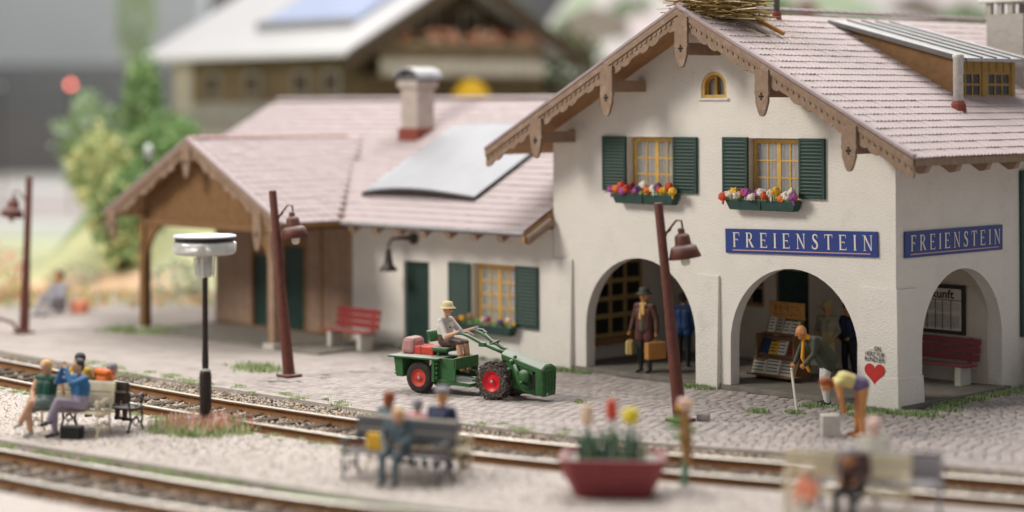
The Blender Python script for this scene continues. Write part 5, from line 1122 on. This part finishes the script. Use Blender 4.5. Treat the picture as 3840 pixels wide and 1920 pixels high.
# driver: sits facing +x of the tractor
q = TRM @ Vector((.42, 0, .54))
def drx(f, J):
    for s_ in (1, -1): f.cap(J['pel']+V3(.07*s_, -.11, .08), J['che']+V3(.09*s_, -.12, .02), .016, .016, 'trouser_brown'); f.cap(J['che']+V3(.09*s_, -.12, .02), J['sl' if s_ > 0 else 'sr']+V3(-.05*s_, -.02, .06), .016, .016, 'trouser_brown')
    f.cap(J['che']+V3(.08, -.125, .0), J['che']+V3(-.08, -.125, .0), .016, .016, 'trouser_brown')
    h = J['hd']; f.cap(h+V3(-.05, -.092, .018), h+V3(.05, -.092, .018), .010, .010, 'hair_dark')
person('driver in white shirt, brown braces and cream hat sitting on the green tractor', tuple(q), tr.rotation_euler[2]+math.pi/2, sit(pel=(0, 0, .60), hd=(0, -.05, 1.23), wl=(.28, -.52, .84), wr=(-.28, -.50, .82), el=(.27, -.22, .74), er=(-.27, -.18, .70), kl=(.12, -.42, .56), kr=(-.12, -.42, .56), al=(.12, -.50, .02), ar=(-.12, -.50, .02), hl=(.09, -.02, .58), hr=(-.09, -.02, .58)),
       'shirt_white', 'trouser_brown', 'tyre', 'skin', sleeve='short', legskin='shorts_knee', sock='sock', glove='glove', hat=('brim', 'hat_cream'), extra=drx, curl=(1.1, 1.1), sc=1.04)
q = TRM @ Vector((-.30, .1, .845)); cr = thing('crate', 'red box riding on the tractor trailer behind the driver', 'crate', tuple(q), tr.rotation_euler[2])
B().use('red_rim_pale').bx(-.26, .45, -.24, .24, 0, .17).build('crate_body', cr, bevel=.02)
for k in range(3): B().use('red_rim_pale').bx(-.26+k*.33, -.22+k*.33, -.255, .255, 0, .18).build('crate_rib', cr, bevel=.005)
q = TRM @ Vector((-.52, .05, .845)); B().use('cushion').bx(-.20, .20, -.30, .30, 0, .33)
o = B().use('cushion').hexa([(-.22, -.26, 0), (.16, -.26, 0), (.16, .26, 0), (-.22, .26, 0)], [(-.16, -.22, .36), (.14, -.22, .36), (.14, .22, .36), (-.16, .22, .36)]).build('seat_cushion', None, bevel=.09, loc=tuple(q), rz=tr.rotation_euler[2]); tag(o, 'dusty mauve padded cushion at the rear of the tractor trailer', 'cushion')
# ------------------------------------------------------------------ curly cast-iron garden benches
def garden_bench(label, loc, rz, m, w=1.9, group='ornate benches on the gravel platform'):
    t = thing('bench', label, 'bench', loc, rz, group); h = w/2
    for k in range(5): B().use(m).bx(-h, h, -.40+k*.095, -.325+k*.095, .425+.01*abs(k-2), .455+.01*abs(k-2)).build('seat_slat', t, bevel=.008)
    for k, z in enumerate((.60, .805)): B().use(m).hexa([(-h, .07+k*.05, z), (h, .07+k*.05, z), (h, .11+k*.05, z), (-h, .11+k*.05, z)], [(-h, .10+k*.05, z+.19), (h, .10+k*.05, z+.19), (h, .14+k*.05, z+.19), (-h, .14+k*.05, z+.19)]).build('back_slat', t, bevel=.012)
    for x in (-h+.06, h-.06):
        P = [(x, -.44, 0), (x, -.38, .12), (x, -.42, .25), (x, -.40, .42)]; Q = [(x, .12, .0), (x, .02, .18), (x, .04, .42), (x, .12, .72), (x, .20, 1.0)]
        A = [(x, .10, .68), (x, -.1, .70), (x, -.3, .66), (x, -.42, .70), (x, -.47, .64), (x, -.44, .57), (x, -.38, .60)]
        Cc = [(x, -.40, .42), (x, -.2, .40), (x, .04, .42)]; D_ = [(x, -.38, .12), (x, -.2, .26), (x, .02, .18)]; E_ = [(x, -.36, .44), (x, -.40, .55), (x, -.34, .66)]
        f_ = B().use(m).tube(P, .024, 6).tube(Q, .026, 6).tube(A, .024, 6).tube(Cc, .02, 6).tube(D_, .018, 6).tube(E_, .02, 6)
        for cy_, cz_, r_ in ((-.18, .20, .09), (-.2, .55, .07)): f_.tube([(x, cy_+r_*math.cos(a), cz_+r_*math.sin(a)) for a in np.linspace(0, 6.0, 13)], .014, 5)
        f_.build('side_frame', t, smooth=True)
    return t
a1 = math.atan2(.43, .9); b1 = Vector((-9.76, -13.20, 0)); d1 = Vector((math.cos(a1), math.sin(a1), 0)); n1_ = Vector((-math.sin(a1), math.cos(a1), 0))
def on1(k, s_, z=0): p = b1+d1*k+n1_*s_; return (p.x, p.y, z)
garden_bench('cream ornate bench carrying the woman in green and the man in blue', tuple(b1), a1, 'cream', 1.62)
garden_bench('dark iron bench back to back with the cream bench at left', on1(.24, .42), a1+math.pi, 'iron', 1.62)
person('woman in dark green top with crossed bare legs on the cream bench', on1(-.50, -.20), facing(.35, -1), sit(wl=(.36, .02, .84), el=(.31, .04, .93), wr=(-.02, -.33, .64), er=(-.24, -.08, .76), kl=(.0, -.42, .62), al=(-.18, -.52, .26), kr=(-.08, -.42, .50), ar=(-.02, -.42, .09)), 'bottle', 'skirt', 'shoe_pale', 'skin', sleeve='none', legskin=True, skirt='skirt', hair='blond', sc=1.05)
person('man in blue jacket and lilac trousers on cream bench raising hands to his face', on1(.24, -.20), facing(-.05, -1), sit(hd=(0, -.04, 1.23), wl=(.06, -.30, 1.20), el=(.24, -.30, .96), wr=(-.10, -.28, 1.20), er=(-.24, -.30, .96), kl=(-.02, -.42, .64), al=(-.12, -.55, .30), kr=(-.12, -.43, .50), ar=(-.10, -.44, .09)), 'blue', 'lilac', 'black', 'skin', hair='hair_dark', sc=1.08)
person('person in yellow top with dark hair seated behind the woman in green', on1(-.22, .56, .12), a1+math.pi, sit(), 'yellow', 'grey_cloth', 'black', 'skin', hair='hair_dark')
person('person in bright orange top slumped on the dark iron bench behind the couple', on1(.28, .56, .10), a1+math.pi-.4, sit(hd=(0, -.24, 1.04), nk=(0, -.14, .99), che=(0, -.06, .86)), 'orange', 'trouser_brown', 'black', 'skin', hair='grey_cloth', head_fwd=(0, -.9, -.4))
hb = thing('handbag', 'black woven handbag on the gravel at the feet of the man in blue', 'handbag', (-9.24, -13.58, 0), .55)
B().use('black').hexa([(-.20, -.12, 0), (.20, -.12, 0), (.20, .12, 0), (-.20, .12, 0)], [(-.22, -.10, .25), (.22, -.10, .25), (.22, .10, .25), (-.22, .10, .25)]).build('bag_body', hb, bevel=.03)
B().use('black').tube([(-.10, 0, .24), (-.09, 0, .36), (.09, 0, .36), (.10, 0, .24)], .014, 6).build('handle', hb)
for k in range(6): B().use('trouser_olive').bx(-.19+k*.066, -.165+k*.066, -.125, .125, .01, .24).build('woven_strip', hb)
# blurred benches in front
a2 = math.atan2(.31, .95)
b2 = Vector((-1.62, -11.92, 0)); d2 = Vector((math.cos(a2), math.sin(a2), 0)); n2_ = Vector((-math.sin(a2), math.cos(a2), 0))
def on2_(k, s_): p = b2+d2*k+n2_*s_; return (p.x, p.y, 0)
garden_bench('dark grey bench in the blurred foreground with its back to a cream bench', on2_(-.05, 0), a2, 'slate', 1.95)
garden_bench('cream bench behind the dark bench in the blurred foreground', on2_(-.12, .50), a2+math.pi, 'cream', 1.9)
def on2(k, s_): p = b2+d2*k+n2_*s_; return (p.x, p.y, 0)
person('person in grey teal coat sitting on the dark foreground bench', on2(.02, -.20), a2+.1, sit(hd=(.03, -.14, 1.12), nk=(0, -.06, 1.04), wr=(-.1, -.34, .56), er=(-.26, -.1, .76)), 'grey_teal', 'grey_teal', 'black', 'skin', hair='blond', vox=.016)
person('red haired person seated behind the dark foreground bench at left', on2(-.72, .70), a2+math.pi-.2, sit(), 'grey_teal', 'grey_cloth', 'black', 'skin', hair='hair_red', vox=.016)
person('small person in pink top seated behind the dark foreground bench', on2(-.18, .74), a2+math.pi, sit(), 'pink', 'grey_cloth', 'black', 'skin', hair='grey_cloth', vox=.016, sc=.93)
person('person in black coat and pale cap behind the right end of the dark foreground bench', on2(.32, .70), a2+math.pi, sit(), 'navy', 'black', 'black', 'skin_warm', hat=('cap', 'grey_cloth'), vox=.016, sc=1.08)
yb_ = B().use('gold').bx(-.2, .2, -.05, .05, 0, .3).build('paper_bag', None, bevel=.03, loc=on2(-.5, -.05)[:2]+(.46,), rz=a2); tag(yb_, 'yellow and cream bag resting on the dark foreground bench', 'bag')
a3 = math.atan2(.53, .85); b3 = Vector((5.55, -9.35, 0)); d3 = Vector((math.cos(a3), math.sin(a3), 0)); n3_ = Vector((-math.sin(a3), math.cos(a3), 0))
def on3(k, s_, z=0): p = b3+d3*k+n3_*s_; return (p.x, p.y, z)
garden_bench('very blurred cream bench at the bottom right edge of the platform', tuple(b3), a3, 'cream', 1.9)
garden_bench('very blurred dark bench behind the cream bench at bottom right', tuple(b3+n3_*.52+d3*.45), a3+math.pi, 'grey_cloth', 1.9)
person('blurred person with dark coat seated on the bottom right cream bench', on3(.12, -.22), a3-.3, sit(hd=(0, -.22, 1.0), nk=(0, -.14, .97), che=(0, -.06, .84)), 'trouser_brown', 'black', 'black', 'skin_warm', hair='hair_red', vox=.016, hat=('cap', 'grey_cloth'))
person('blurred child in coral red top at the left end of the bottom right bench', on3(-.55, -.5, -.1), a3-.5, sit(), 'salmon', 'petal_white', 'black', 'skin', vox=.018, sc=.72, hair='petal_white')
person('blurred person in white behind the bottom right benches', on3(.35, .85), a3+math.pi+.3, sit(), 'petal_white', 'petal_white', 'black', 'skin_warm', vox=.016, hair='pink_bloom', sc=1.05)
# ------------------------------------------------------------------ planter with tulips
pt = thing('planter', 'dark red tapered planter trough with tulips in the blurred foreground', 'planter', (1.75, -10.42, 0), math.atan2(RT.y, RT.x)-.1)
hx = lambda w, d, c: [(-w, -d+c), (-w+c, -d), (w-c, -d), (w, -d+c), (w, d-c), (w-c, d), (-w+c, d), (-w, d-c)]
def ring8(levels, m, name, par):
    b = B().use(m); vs = []
    for (w, d, c, z) in levels: vs += [(x, y, z) for x, y in hx(w, d, c)]
    n = len(levels); b.add(vs, [(i*8+k, i*8+(k+1) % 8, (i+1)*8+(k+1) % 8, (i+1)*8+k) for i in range(n-1) for k in range(8)]+[tuple(range(8))[::-1], tuple((n-1)*8+k for k in range(8))]); return b.build(name, par)
ring8([(.60, .34, .12, 0), (.68, .42, .12, .20)], 'red_deep', 'foot', pt)
ring8([(.69, .43, .13, .18), (.72, .46, .13, .30), (.76, .50, .14, .31), (.84, .56, .15, .58), (.86, .58, .15, .60), (.86, .58, .15, .64), (.75, .48, .13, .642), (.73, .46, .13, .56)], 'red_deep', 'trough', pt)
ring8([(.735, .465, .13, .50), (.745, .475, .13, .585)], 'chalet_grey', 'soil', pt)
for k, (x, y, h, c) in enumerate(((-.42, -.1, .80, 'apricot'), (-.03, .05, .86, 'coral'), (.28, -.05, .78, 'lemon'), (.34, .1, .82, 'gold'))):
    if k == 3: continue
    t = thing('tulip', ['pale apricot tulip at the left of the red planter', 'red tulip in the middle of the red planter', 'yellow tulip at the right of the red planter'][k], 'tulip', tuple(Tm(pt.location) @ Matrix.Rotation(pt.rotation_euler[2], 4, 'Z') @ Vector((x, y, .55))), 0, 'tulips in the red planter')
    B().use('moss').tube([(0, 0, 0), (.02, 0, h-.15)], .02, 6).build('stem', t)
    for q in range(6): a = q*1.05; pr_ = (.055, .05, .065)[k] if k != 2 else .085; B().use(c).ball((pr_*.9*math.cos(a), pr_*.9*math.sin(a), h-.05), (.065 if k == 2 else .05, .065 if k == 2 else .05, .13 if k == 2 else .18), 8, 6).build('petal', t, smooth=True)
    for q in range(9):
        a = q*.72+.4; B().use('moss').add([(0, 0, 0), (.10*math.cos(a)-.04*math.sin(a), .10*math.sin(a)+.04*math.cos(a), .22), (.15*math.cos(a), .15*math.sin(a), .42), (.10*math.cos(a)+.04*math.sin(a), .10*math.sin(a)-.04*math.cos(a), .22), (.08*math.cos(a), .08*math.sin(a), .21)], [(0, 1, 4), (1, 2, 4), (2, 3, 4), (3, 0, 4)]).build('leaf', t)
for x_, y_ in ((-.42, -.1), (-.03, .05), (.28, -.05)):
    q = RNG.normal(0, 1, (90, 2))*[.07, .07]+[x_, y_]; blades('foliage', np.c_[q, np.full(90, .56)], ['moss', 'foliage_blue', 'foliage_deep'], [.6, .25, .15], (.15, .58), parent=pt, wid=.035, lean=.35)
# rose on a stem
rs = thing('rose_bush', 'tall stemmed pink flower with green leaves right of the red planter', 'rose', (2.04, -9.02, 0))
B().use('moss').tube([(0, 0, 0), (.03, 0, .5), (-.02, .02, .9)], [.06, .06, .07], 8).build('stem', rs); B().use('barrel').tube([(.06, .02, .35), (.03, 0, .8), (0, .02, 1.3)], [.07, .11, .06], 8).build('stake', rs)
for i in range(9): a = i*.7; B().use('pink_bloom' if i % 3 else 'gold').ball((.06*math.cos(a), .06*math.sin(a), 1.32+.05*math.sin(i*2)), (.075, .075, .07), 8, 6).build('petal', rs, smooth=True)
for q, (a, z, L) in enumerate(((3.6, .95, .38), (3.9, 1.08, .34), (.7, .9, .26), (4.6, .8, .3), (3.7, 1.0, .2), (2.2, .85, .15))):
    c, s_ = math.cos(a), math.sin(a); B().use('leaf').add([(0, 0, z), (L*.5*c-.08*s_, L*.5*s_+.08*c, z+.05), (L*c, L*s_, z-.02), (L*.5*c+.08*s_, L*.5*s_-.08*c, z+.05), (L*.5*c, L*.5*s_, z+.02), (L*.5*c, L*.5*s_, z-.03)], [(0, 1, 4), (1, 2, 4), (2, 3, 4), (3, 0, 4), (0, 5, 1), (1, 5, 2), (2, 5, 3), (3, 5, 0)]).build('leaf', rs)
# ------------------------------------------------------------------ background
def crown(name, parent, c, r, n, mats, w=None, size=.3, stuff=False):
    q = RNG.normal(0, 1, (n, 3)); q /= np.linalg.norm(q, axis=1)[:, None]; q *= RNG.uniform(.45, 1.05, (n, 1))**.6
    lob = 1+.25*np.sin(q[:, 0]*5+c[0])*np.cos(q[:, 1]*4)*np.sin(q[:, 2]*4+1); q = q*lob[:, None]*np.array(r)+np.array(c)
    a = RNG.normal(0, 1, (n, 3)); a /= np.linalg.norm(a, axis=1)[:, None]; b_ = np.cross(a, RNG.normal(0, 1, (n, 3))); b_ /= np.linalg.norm(b_, axis=1)[:, None]; sz = RNG.uniform(.5, 1.2, (n, 1))*size
    V = np.stack([q-a*sz, q+b_*sz*.6, q+a*sz, q-b_*sz*.6], 1).reshape(-1, 3); o = raw(name, V, np.arange(4*n).reshape(-1, 4), mats, RNG.choice(len(mats), n, p=w), parent)
    return o
def bush(label, v, r, n, mats, w=None, size=.25, name='bush', cat='bush', trunk=True):
    t = thing(name, label, cat, tuple(v)); crown('crown', t, (0, 0, r[2]*.95), r, n, mats, w, size)
    if trunk: B().use('chalet_dark').tube([(0, 0, -.3), (0, 0, r[2]*.8)], [.18, .08], 6).build('trunk', t)
    return t
# farmhouse far behind
fh = thing('farmhouse', 'blurred alpine farmhouse with pale roof, dark timber walls and flower balcony behind the annex', 'building')
X0, X1, Y0, Y1, ZE, ZG = -53, -38.3, 17.35, 31.3, 8.45, 4.2; YM = (Y0+Y1)/2; ZR = ZE+(YM-Y0)*.53
for y0, y1 in ((Y0, YM), (Y1, YM)):
    B().use('chalet_roof').hexa([(X0, y0, ZE-.2), (X1, y0, ZE-.2), (X1, y1, ZR-.2), (X0, y1, ZR-.2)][::1 if y0 < y1 else -1], [(X0, y0, ZE), (X1, y0, ZE), (X1, y1, ZR), (X0, y1, ZR)][::1 if y0 < y1 else -1]).build('roof', fh)
XW1, XW0, YW0, YW1 = X1-1.7, X0+1.2, Y0+1.0, Y1-1.0
B().use('chalet_wall').bx(XW0+1.5, XW1, YW0, YW1, 6.4, ZE+.2).build('upper_wall', fh); B().use('chalet_pale').bx(XW0, XW0+1.5, YW0, YW1, 6.0, ZE).build('plaster_bay', fh)
B().use('chalet_grey').bx(XW0+.0, XW1-.002, YW0+.003, YW1-.003, ZG+.9, 6.4).build('ground_wall', fh); B().use('chalet_pale').bx(XW0-.1, XW1+.1, YW0-.1, YW1+.1, ZG-.6, ZG+.95).build('plinth', fh)
B().use('chalet_dark').hexa([(XW1-.3, YW0, ZE+.15), (XW1, YW0, ZE+.15), (XW1, YW1, ZE+.15), (XW1-.3, YW1, ZE+.15)], [(XW1-.3, YM-.1, ZR-.4), (XW1, YM-.1, ZR-.4), (XW1, YM+.1, ZR-.4), (XW1-.3, YM+.1, ZR-.4)]).build('gable', fh)
for s_, y_ in ((1, Y0), (-1, Y1)): B().use('chalet_dark').hexa([(X1+.01, y_, ZE-.75), (X1+.12, y_, ZE-.75), (X1+.12, YM, ZR-.8), (X1+.01, YM, ZR-.8)][::s_], [(X1+.01, y_, ZE-.06), (X1+.12, y_, ZE-.06), (X1+.12, YM, ZR-.1), (X1+.01, YM, ZR-.1)][::s_]).build('bargeboard', fh)
w0, w1 = YW0+1.3, YW1-1.0
for z, m, hh in ((7.5, 'chalet_pale', .72), (8.34, 'chalet_wood', .62)):
    bal = B().use('chalet_wood').bx(XW1, XW1+1.1, w0, w1, z-.10, z).build('balcony', fh)
    B().use(m).bx(XW1+1.04, XW1+1.1, w0, w1, z+.0, z+hh).build('balustrade', bal)
    for k in range(18): B().use('chalet_pale' if z < 8 else 'chalet_wood').bx(XW1+1.1, XW1+1.14, w0+(w1-w0)*k/18, w0+(w1-w0)*k/18+.34, z+.02, z+hh-.02).build('balustrade_slat', bal)
for k in range(7):
    y = w0+1.1+(w1-w0-1.8)*k/6+(.35 if k % 2 else 0); t = thing('geranium', ['leftmost', 'second', 'third', 'middle', 'fifth', 'sixth', 'rightmost'][k]+' clump of blurred orange flowers on the farmhouse balcony rail', 'flowers', (XW1+1.25, y, 8.95), 0, 'orange flowers on the farmhouse balcony')
    crown('blossom', t, (0, 0, .22), (.38, .52, .34), 90, ['salmon', 'apricot'] if k % 3 else ['orange', 'salmon', 'apricot'], None, .12)
B().use('chalet_wood').bx(XW1+1.14, XW1+1.4, w0+.3, w1-.3, 8.7, 8.95).build('flower_trough', fh)
for y, z, w, h, m in ((YM-1.8, 9.2, 1.2, 1.2, 'chalet_grey'), (YM+.9, 9.2, 1.2, 1.2, 'chalet_grey'), (YM+2.6, 5.2, 1.2, 1.3, 'chalet_pale'), (YM+.2, 5.2, 1.2, 1.3, 'chalet_pale'), (YM-3.8, 5.2, 1.2, 1.3, 'chalet_grey')):
    f_ = B().use(m).bx(XW1, XW1+.06, y, y+w, z, z+h).build('window', fh); B().use('chalet_dark').bx(XW1+.06, XW1+.08, y+.12, y+w/2-.04, z+.1, z+h-.1).bx(XW1+.06, XW1+.08, y+w/2+.04, y+w-.12, z+.1, z+h-.1).build('pane', f_)
for x in (-49.3, -46.4, -43.0, -41.): 
    f_ = B().use('chalet_grey').bx(x, x+1.1, YW0-.06, YW0, 6.7, 7.7).build('window', fh); B().use('chalet_dark').bx(x+.12, x+.98, YW0-.08, YW0-.06, 6.8, 7.6).build('pane', f_)
sp_ = thing('solar_panel', 'blurred bluish solar panel on the farmhouse roof', 'solar panel'); zr2 = lambda y: ZE+(y-Y0)*.53
B().use('solar_blue').hexa([(-46.8, 19.6, zr2(19.6)+.1), (-40.5, 19.6, zr2(19.6)+.1), (-40.5, 24, zr2(24)+.1), (-46.8, 24, zr2(24)+.1)], [(-46.8, 19.6, zr2(19.6)+.3), (-40.5, 19.6, zr2(19.6)+.3), (-40.5, 24, zr2(24)+.3), (-46.8, 24, zr2(24)+.3)]).build('cells', sp_)
B().use('zinc').bx(-46.9, -40.4, 19.35, 19.55, zr2(19.4)+.0, zr2(19.4)+.42).build('lower_rail', sp_)
um = thing('parasol', 'blurred yellow parasol in front of the farmhouse ground floor', 'parasol', (-37.4, 23.4, 4.2)); B().use('yellow_cloth').lathe([(.85, 2.0), (.8, 2.5), (.5, 2.95), (.03, 3.15)], 16).build('canopy', um, smooth=True); B().use('chalet_wood').tube([(0, 0, 0), (0, 0, 3.1)], .04, 6).build('pole', um)
# shrubs and trees at the left of the farmhouse
def vxu(vx, d): return (vx*3840/2576-1920)/7449*d
for lab, vx, d, r, m, z in (
    ('dark green cypress-like bush against the left wall of the farmhouse', 362, 79, (.8, .8, 2.4), ['foliage', 'foliage_deep'], 4.0),
    ('yellow green bush on the slope left of the farmhouse', 262, 75, (1.3, 1.3, 1.7), ['foliage_yellow', 'foliage_yellow', 'foliage'], 2.3),
    ('blue green bush on the slope behind the yellow green one', 238, 80, (1.5, 1.5, 2.0), ['foliage_blue', 'foliage'], 3.0),
    ('bright green bush directly above the porch roof', 345, 72, (1.3, 1.3, 1.5), ['foliage', 'foliage_deep'], 1.5),
    ('lowest dark green bush beside the porch gable', 305, 69, (1.0, 1.0, 1.6), ['foliage', 'foliage_deep', 'foliage_yellow'], .9),
    ('pale green tree far behind the corner of the farmhouse roof', 345, 112, (1.2, 1.2, 3.), ['foliage_blue', 'grass_pale'], 8.4),
    ('low green bush between porch roof and farmhouse', 430, 76, (1.2, 1.2, 1.1), ['foliage', 'foliage_deep'], 4.),
    ): u = vxu(vx, d); bush(lab, ud(u, d, z-.2), r, 1100, m, None, .2)
bush('dark leafy clump standing in for the roof overhang edge at the farmhouse right corner', ud(vxu(1430, 92), 92, 6.), (1.8, 1.8, 1.9), 1300, ['chalet_dark', 'foliage_deep', 'chalet_wood'], None, .22)  # leafy clump added in place of the dark eave underside and bargeboard
for lab, vx, d, z, r in (('small green bush on the pale hillside behind the ridge at right', 2430, 125, 9.3, (2.0, 2.0, 1.6)), ('green bush on the hillside left of the stork nest', 1600, 130, 10.2, (2., 2., 1.6)), ('grey green bush on the hillside behind the stork nest', 1925, 128, 10.6, (2., 2., 1.5)), ('olive bush on the hillside above the middle of the ridge', 2120, 135, 11.2, (2.4, 2.4, 1.4))):
    bush(lab, ud(vxu(vx, d), d, z), r, 900, ['foliage_blue', 'foliage'], None, .25)
for lab, vx, d, w, h, z, m in (('blurred pinkish house on the hillside behind the vent pipe', 2030, 120, 1.3, 1.6, 10.7, 'cushion'), ('blurred beige house on the hillside left of the main gable', 1490, 125, 4.0, 2.6, 8.8, 'chalet_pale'), ('blurred pale house on the hillside at upper right', 2300, 128, 3.6, 2., 10.3, 'chalet_pale')):
    t = thing('house', lab, 'house', tuple(ud(vxu(vx, d), d, z)), math.atan2(RT.y, RT.x)); B().use(m).bx(-w/2, w/2, 0, w*.8, -1.5, h).build('wall', t); B().use('brick_pale').prism([(-w*.58, h), (w*.58, h), (0, h+w*.25)][::-1], -.2, w*.85).build('roof', t)
    B().use('chalet_grey').bx(-w*.3, -w*.1, -.04, 0, .5, 1.2).build('window', t)
# signal and small far lamps
def far_lamp(label, vx, vy, d, m, r=.12, name='signal_light', cat='signal'):
    p = CAM+FW*d+RT*vxu(vx, d); z = 6.3-(vy*3840/2576-388+(vx*3840/2576-1920)*.005)/7449*d
    t = thing(name, label, cat, (p.x, p.y, -.15)); B().use('iron').tube([(0, 0, 0), (0, 0, z+.1)], .06, 6).build('mast', t); B().use('iron' if name != 'lamp' else 'zinc').bx(-.1, .1, -.08, .15, z-.2, z+(.45 if name != 'lamp' else .1)).build('housing', t)
    dv = (CAM-p); dv.z = 0; dv.normalize(); B().use(m).ball((dv.x*.3, dv.y*.3, z+.15), r, 10, 6).build('lens', t)
far_lamp('glowing red signal light far behind at left', 178, 213, 118, 'signal_red', .17); far_lamp('dim white signal light at the far left edge', 2, 218, 118, 'signal_white', .11); far_lamp('small pale lamp above the porch roof', 372, 371, 66, 'signal_white', .12, 'lamp', 'lamp')
# things on the meadow behind the porch
ft = thing('farm_tractor', 'blurred dark green farm tractor parked behind the timber porch', 'tractor', (-36.4, 6.4, -.1), math.atan2(RT.y, RT.x))
B().use('moss').bx(-.4, 1.3, -.4, .4, .6, 1.25).build('bonnet', ft, bevel=.05); B().use('moss').hexa([(-1.5, -.7, .7), (-.4, -.7, .7), (-.4, .7, .7), (-1.5, .7, .7)], [(-1.35, -.6, 1.2), (-.4, -.6, 1.2), (-.4, .6, 1.2), (-1.35, .6, 1.2)]).build('rear_body', ft, bevel=.05)
B().use('moss').bx(-1.4, -.4, -.65, .65, 2.05, 2.15).build('cab_roof', ft, bevel=.03)
for x in (-1.35, -.45):
    for y in (-.6, .6): B().use('iron').bx(x-.03, x+.03, y-.03, y+.03, 1.2, 2.06).build('cab_post', ft)
for x, y, r in ((-.95, -.8, .72), (-.95, .8, .72), (1.0, -.6, .45), (1.0, .6, .45)):
    wh = B().use('tyre').lathe([(r*.5, -.16), (r*.95, -.17), (r, 0), (r*.95, .17), (r*.5, .16)], 20, Tm((x, y, r)) @ Matrix.Rotation(rad(90), 4, 'X')).build('wheel', ft, smooth=True); B().use('moss').lathe([(.05, -.12), (r*.52, -.1), (r*.52, .1), (.05, .12)], 14, Tm((x, y, r)) @ Matrix.Rotation(rad(90), 4, 'X')).build('rim', wh)
ht = thing('hay_trailer', 'blurred brown farm trailer beside the dark green tractor', 'trailer', (-33.9, 8.4, -.1), math.atan2(RT.y, RT.x))
B().use('chalet_wood').bx(-1.1, 1.1, -.7, .7, .6, 1.6).build('trailer_box', ht, bevel=.04)
for x in (-.7, .7): B().use('tyre').lathe([(.1, -.12), (.34, -.12), (.36, 0), (.34, .12), (.1, .12)], 16, Tm((x, -.75, .36)) @ Matrix.Rotation(rad(90), 4, 'X')).build('wheel', ht)
bush('orange and yellow flower bush at the left edge behind the distant lamp', (-34.9, -.4, -.2), (1.1, 1.1, 1.0), 500, ['salmon', 'foliage_yellow', 'pink_bloom'], None, .12, 'flower_bush', 'bush', False)
bush('pale rounded bush in front of the blurred farm trailer', (-31.6, 4.6, -.2), (1.1, 1.1, .7), 600, ['foliage_blue', 'petal_white', 'grass_pale'], None, .12, 'bush', 'bush', False)
bush('pale low bush left of the farm tractor wheels', (-35.9, 3.2, -.2), (1.0, 1.0, .55), 500, ['grass_pale', 'petal_white'], None, .12, 'bush', 'bush', False)
person('blurred person in grey sitting on the ground at the meadow edge', (-29.3, -1.5, -.05), facing(.3, -1), sit(pel=(0, 0, .2), hl=(.1, 0, .18), hr=(-.1, 0, .18), che=(0, 0, .5), nk=(0, 0, .7), hd=(0, 0, .86), sl=(.17, 0, .64), sr=(-.17, 0, .64), el=(.24, -.1, .42), er=(-.24, -.1, .42), wl=(.15, -.3, .4), wr=(-.15, -.3, .4), kl=(.12, -.35, .45), kr=(-.12, -.35, .45), al=(.12, -.6, .09), ar=(-.12, -.6, .09)), 'grey_cloth', 'grey_cloth', 'black', 'skin_warm', hair='hair_dark', vox=.025, sc=1.35)
rbg = B().use('salmon').bx(-.26, .26, -.22, .22, 0, .45).build('red_bag', None, bevel=.12, loc=(-28.95, -1.0, -.05), rz=.5); tag(rbg, 'blurred salmon red bag beside the person sitting on the meadow edge', 'bag')
fl = [(random.uniform(-44, -24), 0, 0) for _ in range(10)]
P = []
for k in range(2600):
    d = random.uniform(62, 71); u = random.uniform(-17.5, -8); p = CAM+FW*d+RT*u; P.append((p.x, p.y, -.12))
blades('meadow_flowers', P, ['salmon', 'gold', 'grass_pale', 'grass'], [.22, .18, .4, .2], (.1, .35), wid=.09, lean=1.)
